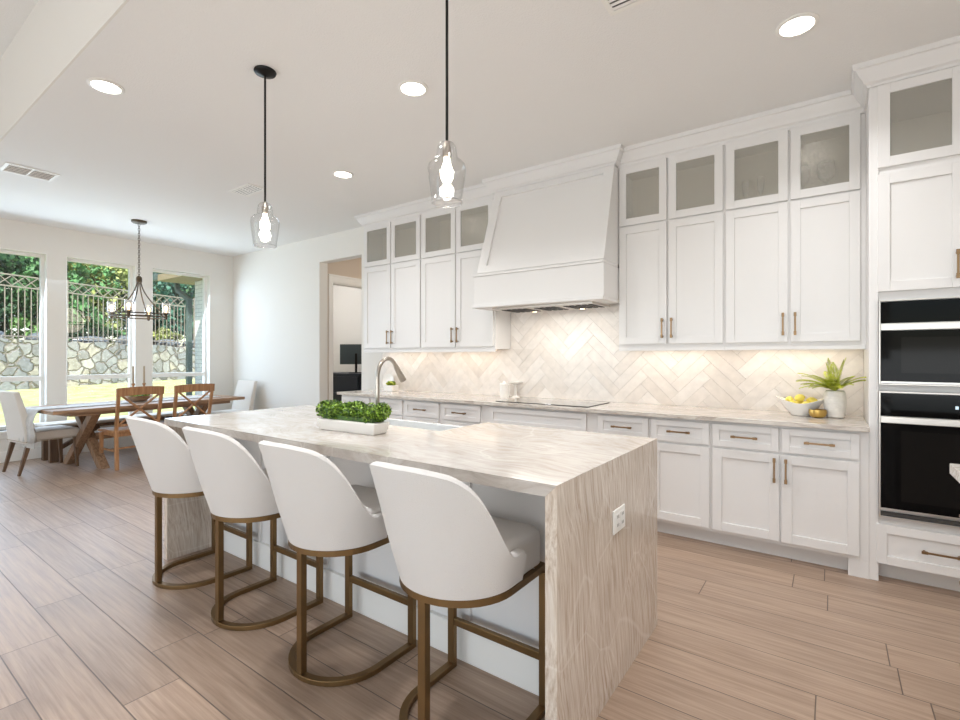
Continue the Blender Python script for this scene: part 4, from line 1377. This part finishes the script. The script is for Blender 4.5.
# bench on the window side
t = thing('dining_bench', 'wooden bench with pale seat between the dining table and windows', 'bench', (-8.12, 2.55, 0), R(3))
mb = MB(); mb.box(-.17, .17, -.82, .82, .40, .44); mb.build('frame', M['walnut'], t, bevel=.004)
mb = MB(); mb.box(-.175, .175, -.825, .825, .4405, .485); mb.build('cushion', M['linen'], t, bevel=.015, segs=3)
for sx in (-1, 1):
    for sy in (-1, 1):
        mb = MB(); mb.box(sx * .12 - .035, sx * .12 + .035, sy * .72 - .045, sy * .72 + .045, 0, .3998); mb.build('leg', M['walnut'], t, bevel=.004)
for sy in (-1, 1):
    mb = MB(); mb.bar((0, sy * .68, .12), (0, sy * .2, .385), .05, .05); mb.build('brace', M['walnut'], t, bevel=.004)

# ------------------------------------------------------------------ things on the wall counter
CT = .9155
t = thing('vase', 'ribbed white ceramic vase holding a fern near the oven tower', 'vase', (.02, 4.10, CT))
mb = MB()
prof = [(.001, 0), (.045, 0), (.052, .008), (.062, .05)]
pr = []
for i in range(34):
    u = i / 33; z_ = .01 + .165 * u
    r_ = .052 + .013 * math.sin(PI * (u * .75 + .05))
    pr.append((r_ + .0014 * math.sin(u * 33 * 1.9), z_))
prof = [(.001, 0), (.044, 0)] + pr + [(.050, .186), (.045, .186), (.048, .17), (.04, .03), (.001, .03)]
mb.lathe(prof, n=36); mb.build('body', M['vase'], t, smooth=50)
fernt = thing('fern', 'bright green fern sprays standing in the ribbed white vase', 'plant', (.02, 4.10, CT + .182))
rnd = random.Random(11)
for i in range(30):
    az = 2 * PI * i / 30 + rnd.uniform(-.25, .25)
    if math.sin(az) > .5: az += 1.0
    ln = rnd.uniform(.17, .23); up = rnd.uniform(.75, 1.45)
    if i % 7 == 0: up = 1.75
    d = Vector((math.cos(az), math.sin(az) * .6, 0))
    mb = MB()
    pts = []
    for k in range(13):
        u = k / 12
        pts.append(d * (ln * u * (1 if up < 1.5 else .3)) + Vector((0, 0, ln * (up * .75 * u - .5 * u * u * (1 if up < 1.5 else .4)))))
    mb.tube([Vector((0, 0, -.05))] + pts, [.003] * 2 + [.0022] * 12, 5)
    for k in range(3, 13):
        tdir = (pts[k] - pts[k - 1]).normalized()
        side = tdir.cross(Vector((0, 0, 1)))
        side = side.normalized() if side.length > .1 else Vector((1, 0, 0))
        wl = .034 * math.sin(PI * min(1, .12 + .88 * (k / 12)) ) + .008
        for sgn in (-1, 1):
            for hf_ in (0, .5):
                b0 = pts[k] - (pts[k] - pts[k - 1]) * hf_
                tip = b0 + side * sgn * wl + tdir * wl * .2 + Vector((0, 0, -.004))
                mid = (b0 + tip) / 2
                wv = tdir * .0036
                mb.add([b0 - wv * .5, mid - wv, tip, mid + wv], [(0, 1, 2, 3)])
    mb.build('frond', M['fern'], fernt)

t = thing('fruit_bowl', 'white wavy-rimmed ceramic bowl full of lemons beside the fern vase', 'bowl', (-.175, 4.13, CT))
mb = MB()
n = 48; prof = [(.001, 0, 0), (.055, 0, 0), (.06, .006, 0), (.092, .045, .2), (.122, .095, 1), (.130, .108, 1), (.125, .109, 1), (.116, .095, 1), (.086, .045, .2), (.05, .012, 0), (.001, .010, 0)]
vs = []
for r_, z_, w_ in prof:
    for k in range(n):
        an = 2 * PI * k / n
        q = math.cos(2 * an)
        rr_ = r_ * (1 + .16 * q * w_); zz = z_ + .020 * q * w_
        vs.append((rr_ * math.cos(an), rr_ * math.sin(an) * .85, zz))
fs = [(i * n + k, i * n + (k + 1) % n, (i + 1) * n + (k + 1) % n, (i + 1) * n + k) for i in range(len(prof) - 1) for k in range(n)]
mb.add(vs, fs)
mb.build('bowl', M['ceramic'], t, smooth=60)
LEM = [(-.042, -.03, .052, 20, 'lemon at the left front of the fruit bowl'), (.035, -.035, .053, 70, 'lemon at the right front of the fruit bowl'), (.0, .035, .053, 130, 'lemon at the back of the fruit bowl'),
       (-.005, -.008, .098, 40, 'topmost lemon of the fruit bowl pile'), (-.068, .022, .078, 100, 'leftmost lemon of the fruit bowl'), (.066, .018, .078, 160, 'rightmost lemon of the fruit bowl')]
for (dx, dy, z_, an, lab) in LEM:
    z_ += .026
    p = (-.175 + dx, 4.13 + dy, CT + z_)
    T = Matrix.Translation(p) @ Matrix.Rotation(R(an), 4, 'Z') @ Matrix.Rotation(R(80), 4, 'Y')
    mb = MB(p); mb.lathe([(.001, -.041), (.005, -.039), (.008, -.035), (.019, -.026), (.026, -.010), (.027, .004), (.023, .018), (.013, .029), (.006, .035), (.004, .039), (.001, .040)], n=20, T=T)
    tag(mb.build('lemon', M['lemon'], smooth=60), lab, 'lemon', 'lemons in the white bowl')
mb = MB((-.075, 4.045, CT)); mb.lathe([(.001, 0), (.032, 0), (.046, .012), (.053, .035), (.05, .055), (.047, .055), (.049, .035), (.042, .015), (.03, .005), (.001, .005)], (-.075, 4.045, CT), 28)
tag(mb.build('gold_bowl', M['gold'], smooth=50), 'small gold bowl in front of the lemon bowl', 'bowl')

t = thing('canister', 'small white lidded canister left of the cooktop', 'canister', (-2.70, 4.17, CT))
mb = MB(); mb.lathe([(.001, 0), (.045, 0), (.047, .01), (.047, .125), (.001, .125)], n=28); mb.build('jar', M['ceramic'], t, smooth=40)
mb = MB(); mb.lathe([(.001, .1255), (.052, .1255), (.052, .14), (.02, .15), (.012, .165), (.001, .168)], n=28); mb.build('lid', M['ceramic'], t, smooth=40)
t = thing('pedestal_dish', 'low white pedestal dish between the canister and the cooktop', 'dish', (-2.63, 4.27, CT))
mb = MB(); mb.lathe([(.001, 0), (.045, 0), (.015, .02), (.012, .11), (.02, .13), (.075, .15), (.078, .158), (.001, .15)], n=28); mb.build('dish', M['ceramic'], t, smooth=40)
t = thing('succulent_pot', 'small white square pot with a green succulent at the counter left end', 'potted plant', (-4.33, 4.16, CT))
mb = MB(); mb.box(-.075, .075, -.055, .055, 0, .07); mb.build('pot', M['ceramic'], t, bevel=.006)
mb = MB(); leafy(mb, [((0, 0, .085), (.06, .05, .032))], 240, .035, random.Random(8)); mb.build('foliage', [M['fern'], M['leaf']], t)
mb = MB((-4.52, 4.30, CT)); T = Matrix.Translation((-4.52, 4.305, CT + .1)) @ Matrix.Rotation(R(80), 4, 'X')
mb.lathe([(.001, 0), (.055, 0), (.098, .012), (.1, .016), (.055, .006), (.001, .006)], n=36, T=T)
tag(mb.build('plate', M['ceramic'], smooth=50), 'round white plate leaning on the backsplash behind the succulent pot', 'plate')

# ------------------------------------------------------------------ near counter at the right edge of the photo
mb = MB((.9, 1.7, IZ - .04)); mb.box(.366, 1.05, .7, 2.555, IZ - .04, IZ)
tag(mb.build('side_countertop', M['counter'], bevel=.002), 'pale quartzite counter corner at the far right edge of the photo', 'countertop')
t = thing('side_cabinet', 'white cabinet with a bronze pull under the counter at the far right edge', 'cabinet', (.72, 1.65, 0))
O = t.location.copy()
mb = MB(O); mb.box(.415, 1.03, .74, 2.535, .10, IZ - .0405); mb.box(.49, 1.03, .78, 2.49, 0, .0998); mb.build('body', M['cabinet'], t, bevel=.002)
def shaker_x(mb, xf, y0, y1, z0, z1, rail=.05, th=.019):
    mb.box(xf, xf + th, y0, y0 + rail, z0, z1); mb.box(xf, xf + th, y1 - rail, y1, z0, z1)
    mb.box(xf, xf + th, y0 + rail, y1 - rail, z0, z0 + rail); mb.box(xf, xf + th, y0 + rail, y1 - rail, z1 - rail, z1)
    mb.box(xf + .01, xf + th, y0 + rail, y1 - rail, z0 + rail, z1 - rail)
for (y0, y1) in ((1.96, 2.52), (1.38, 1.94), (.78, 1.36)):
    for (z0, z1) in ((.70, .865), (.42, .685), (.13, .405)):
        mb = MB(O); shaker_x(mb, .3955, y0, y1, z0, z1); d = mb.build('drawer', M['cabinet'], t, bevel=.0018)
        yc_, zc = (y0 + y1) / 2, (z0 + z1) / 2
        mb = MB(O); mb.bar((.363, yc_ - .09, zc), (.363, yc_ + .09, zc), .010, .011)
        for s in (-1, 1): mb.bar((.363, yc_ + s * .078, zc), (.397, yc_ + s * .078, zc), .011)
        mb.build('handle', M['bronze'], d, bevel=.0015)

# ------------------------------------------------------------------ outside
mb = MB()
def gz(x): return -.15 + .6 * min(1, max(0, (-9.5 - x) / 9.5)) ** 1.0
nx_, ny_ = 16, 2
vs = []
xs_ = [-8.64 - i * 1.6 for i in range(9)]
for x in xs_:
    for y in (-8, 14): vs.append((x, y, gz(x)))
fs = [(i * 2, i * 2 + 1, i * 2 + 3, i * 2 + 2) for i in range(len(xs_) - 1)]
mb.add(vs, fs)
struct(mb.build('lawn', M['grass']), 'sunlit lawn outside the windows')
mb = MB(); mb.box(-10.2, -8.65, -3, 4.4, -.16, -.10)
struct(mb.build('patio_floor', M['patio']), 'concrete patio strip')
# retaining wall along a slanting line
A = Vector((-17.4, .9, 0)); B = Vector((-21.6, 11.8, 0))
A2 = A + (A - B) * .25
dirw = (B - A).normalized(); nw_ = Vector((dirw.y, -dirw.x, 0))
if nw_.x < 0: nw_ = -nw_
Lw = (B - A2).length
RZ = math.atan2(dirw.y, dirw.x)
Tw = Matrix.Translation(A2) @ Matrix.Rotation(RZ, 4, 'Z')
rnd = random.Random(2)
mb = MB()
n = 60; vs = []
for i in range(n + 1):
    u = Lw * i / n
    zt_ = 1.93 - .02 * u + rnd.uniform(-.05, .05)
    vs += [(u, -.0, -.2), (u, .05, zt_), (u, .5, zt_ + rnd.uniform(-.02, .02)), (u, .5, -.2)]
fs = [(i * 4 + j, i * 4 + (j + 1) % 4, (i + 1) * 4 + (j + 1) % 4, (i + 1) * 4 + j) for i in range(n) for j in range(4)]
mb.add(vs, fs)
sw = mb.build('stone_wall', M['stone']); sw.matrix_world = Tw
# which side faces the house
side = 1 if (Tw.to_3x3() @ Vector((0, 1, 0))).x < 0 else -1
struct(sw, 'rubble stone retaining wall behind the lawn')
mb = MB(); mb.box(-1, Lw + 2, .5, 9, 1.4, 1.75)
gb = mb.build('ground_terrace', M['soil']); gb.matrix_world = Tw; struct(gb, 'planted ground above the retaining wall')
# boulders and shrubs on top
for i in range(9):
    u = 1.2 + i * 1.45 + rnd.uniform(-.3, .3)
    mb = MB()
    me_v = []
    bm = bmesh.new(); bmesh.ops.create_icosphere(bm, subdivisions=2, radius=1)
    for v in bm.verts: v.co *= 1 + rnd.uniform(-.16, .16)
    vs = [v.co.copy() for v in bm.verts]; fs = [tuple(v.index for v in f.verts) for f in bm.faces]; bm.free()
    sx_, sz_ = rnd.uniform(.4, .65), rnd.uniform(.16, .26)
    vs = [Vector((v.x * sx_, v.y * .35, v.z * sz_ + sz_ * .5)) for v in vs]
    mb.add(vs, fs)
    o = mb.build('boulder', M['boulder']); p = Tw @ Vector((u, 1.25, 1.78)); o.location = p; o.rotation_euler = (0, 0, RZ)
    tag(o, 'blue-grey boulder on the planted ground above the stone wall, seen behind the fence', 'boulder', 'boulders above the stone wall')
# iron fence
t = thing('iron_fence', 'ornamental iron fence with crossed top band above the stone wall', 'fence', Tw @ Vector((0, 0, 1.75)), RZ)
FY = .75; z0, z1, z2 = .18, 1.62, 1.95
for z_ in (z0, z1, z2):
    mb = MB(); mb.bar((0, FY, z_), (Lw, FY, z_), .035, .04); mb.build('rail', M['fence'], t)
step = .165; cnt = int(Lw / step)
for i in range(0, min(cnt, 96)):
    mb = MB(); mb.bar((i * step + .05, FY, z0 - .18), (i * step + .05, FY, z1 if i % 15 else z2 + .08), .02 if i % 15 else .06); mb.build('picket' if i % 15 else 'post', M['fence'], t)
u = .05; k = 0
while u + .33 < Lw:
    mb = MB(); mb.bar((u, FY, z1 + .02), (u + .33, FY, z2 - .02), .02); mb.bar((u + .33, FY + .004, z1 + .02), (u, FY + .004, z2 - .02), .02)
    mb.build('cross_panel', M['fence'], t); u += .66 if False else .33
    k += 1
# trees and shrubs
def tree(x, y, z, rx, ry, rz_, leafm, n, size, label, seed, name='tree', cat='tree'):
    r_ = random.Random(seed)
    t = thing(name, label, cat, (x, y, z), group='trees behind the fence' if cat == 'tree' else 'shrubs above the stone wall')
    mb = MB(); mb.tube([(0, 0, 0), (.05, 0, rz_ * .7), (0, .05, rz_ * 1.2)], [.14, .1, .05] if cat == 'tree' else [.04, .03, .02], 8); mb.build('trunk', M['bark'], t, smooth=50)
    mb = MB()
    cs = []
    for i in range(26 if cat == 'tree' else 7):
        d = Vector((r_.gauss(0, 1), r_.gauss(0, 1), r_.gauss(0, 1))).normalized() * r_.uniform(.35, .85)
        k_ = r_.uniform(.25, .42)
        cs.append(((d.x * rx, d.y * ry, rz_ + d.z * rz_ * .9), (rx * k_, ry * k_, rz_ * k_)))
    for _ in range(n):
        c, rad = r_.choice(cs)
        d = Vector((r_.gauss(0, 1), r_.gauss(0, 1), r_.gauss(0, 1))).normalized()
        p = Vector(c) + Vector((d.x * rad[0], d.y * rad[1], d.z * rad[2])) * r_.uniform(.75, 1.05)
        s = size * r_.uniform(.6, 1.4)
        q = Euler((r_.uniform(-1.3, 1.3), r_.uniform(-1.3, 1.3), r_.uniform(0, 6.28))).to_matrix()
        mb.add([p + q @ Vector(v) * s for v in ((-.5, 0, 0), (0, -.35, .05), (.5, 0, .1), (0, .35, .05))], [(0, 1, 2, 3)])
    mb.build('crown', TREE_LEAVES[leafm], t)
TL_ = [(1.5, 3.0, 2.0, 1.9, 2, 'yellow-green leafy tree seen at the left of the leftmost visible window'),
       (4.0, 3.4, 2.2, 2.3, 4, 'bright green tree behind the fence in the left window'),
       (6.4, 3.6, 2.0, 2.5, 0, 'deep green tree behind the fence between the left and middle windows'),
       (8.6, 3.0, 1.9, 2.0, 1, 'mid green tree behind the fence at the left of the middle window'),
       (10.6, 3.4, 2.1, 2.4, 2, 'pale yellow-green tree behind the fence at the right of the middle window'),
       (12.8, 3.3, 2.2, 2.6, 3, 'blue-green tree behind the fence in the right window'),
       (15.2, 3.6, 2.2, 2.5, 1, 'green tree behind the fence beside the downspout'),
       (3.0, 6.6, 2.8, 3.4, 0, 'tall dark tree farther back in the left window'),
       (7.6, 6.8, 2.8, 3.6, 3, 'tall dark tree farther back in the middle window'),
       (12.0, 6.8, 3.0, 3.6, 0, 'tall dark tree farther back in the right window'),
       (16.5, 6.6, 2.8, 3.4, 1, 'tall green tree farther back near the house corner')]
for i, (u, v, rx, rz_, lm, lab) in enumerate(TL_):
    p = Tw @ Vector((u, v, 1.6))
    tree(p.x, p.y, p.z, rx, rx, rz_, lm, 8500, .17, lab, 20 + i)
for i, (u, lm, lab) in enumerate(((1.9, 4, 'low bright shrub above the stone wall, leftmost of the shrubs'), (4.3, 1, 'low green shrub above the stone wall in the left window'), (7.3, 4, 'low bright shrub above the stone wall in the middle window'),
                                  (9.6, 1, 'low green shrub above the stone wall at the right of the middle window'), (12.2, 2, 'low yellowish shrub above the stone wall in the right window'))):
    p = Tw @ Vector((u, 2.0, 1.74))
    tree(p.x, p.y, p.z, .8, .6, .42, lm, 900, .13, lab, 50 + i, 'shrub', 'shrub')

# neighbouring wing of the house beyond the right window
mb = MB(); mb.box(-9.95, -8.65, 4.40, 4.7, -.15, 2.78)
struct(mb.build('wall_exterior', M['brick']), 'white painted brick wing outside the right window')
mb = MB(); mb.box(-10.45, -8.65, 3.95, 4.9, 2.78, 2.90)
struct(mb.build('roof_eave', M['soffit']), 'tan roof eave above the brick wing')
t = thing('gutter_downspout', 'grey-green gutter and downspout at the corner of the brick wing', 'downspout', (-10.03, 4.33, -.1))
O = t.location.copy()
mb = MB(O); mb.box(-10.56, -10.451, 3.9, 4.95, 2.79, 2.92); mb.build('gutter', M['gutter'], t, bevel=.01)
mb = MB(O); mb.bar((-10.5, 4.30, 2.80), (-10.44, 4.30, 2.62), .08, .08); mb.bar((-10.45, 4.30, 2.64), (-10.03, 4.33, 2.42), .08, .08); mb.bar((-10.03, 4.33, 2.45), (-10.03, 4.33, -.1), .09, .09)
mb.build('downspout', M['gutter'], t, bevel=.01)
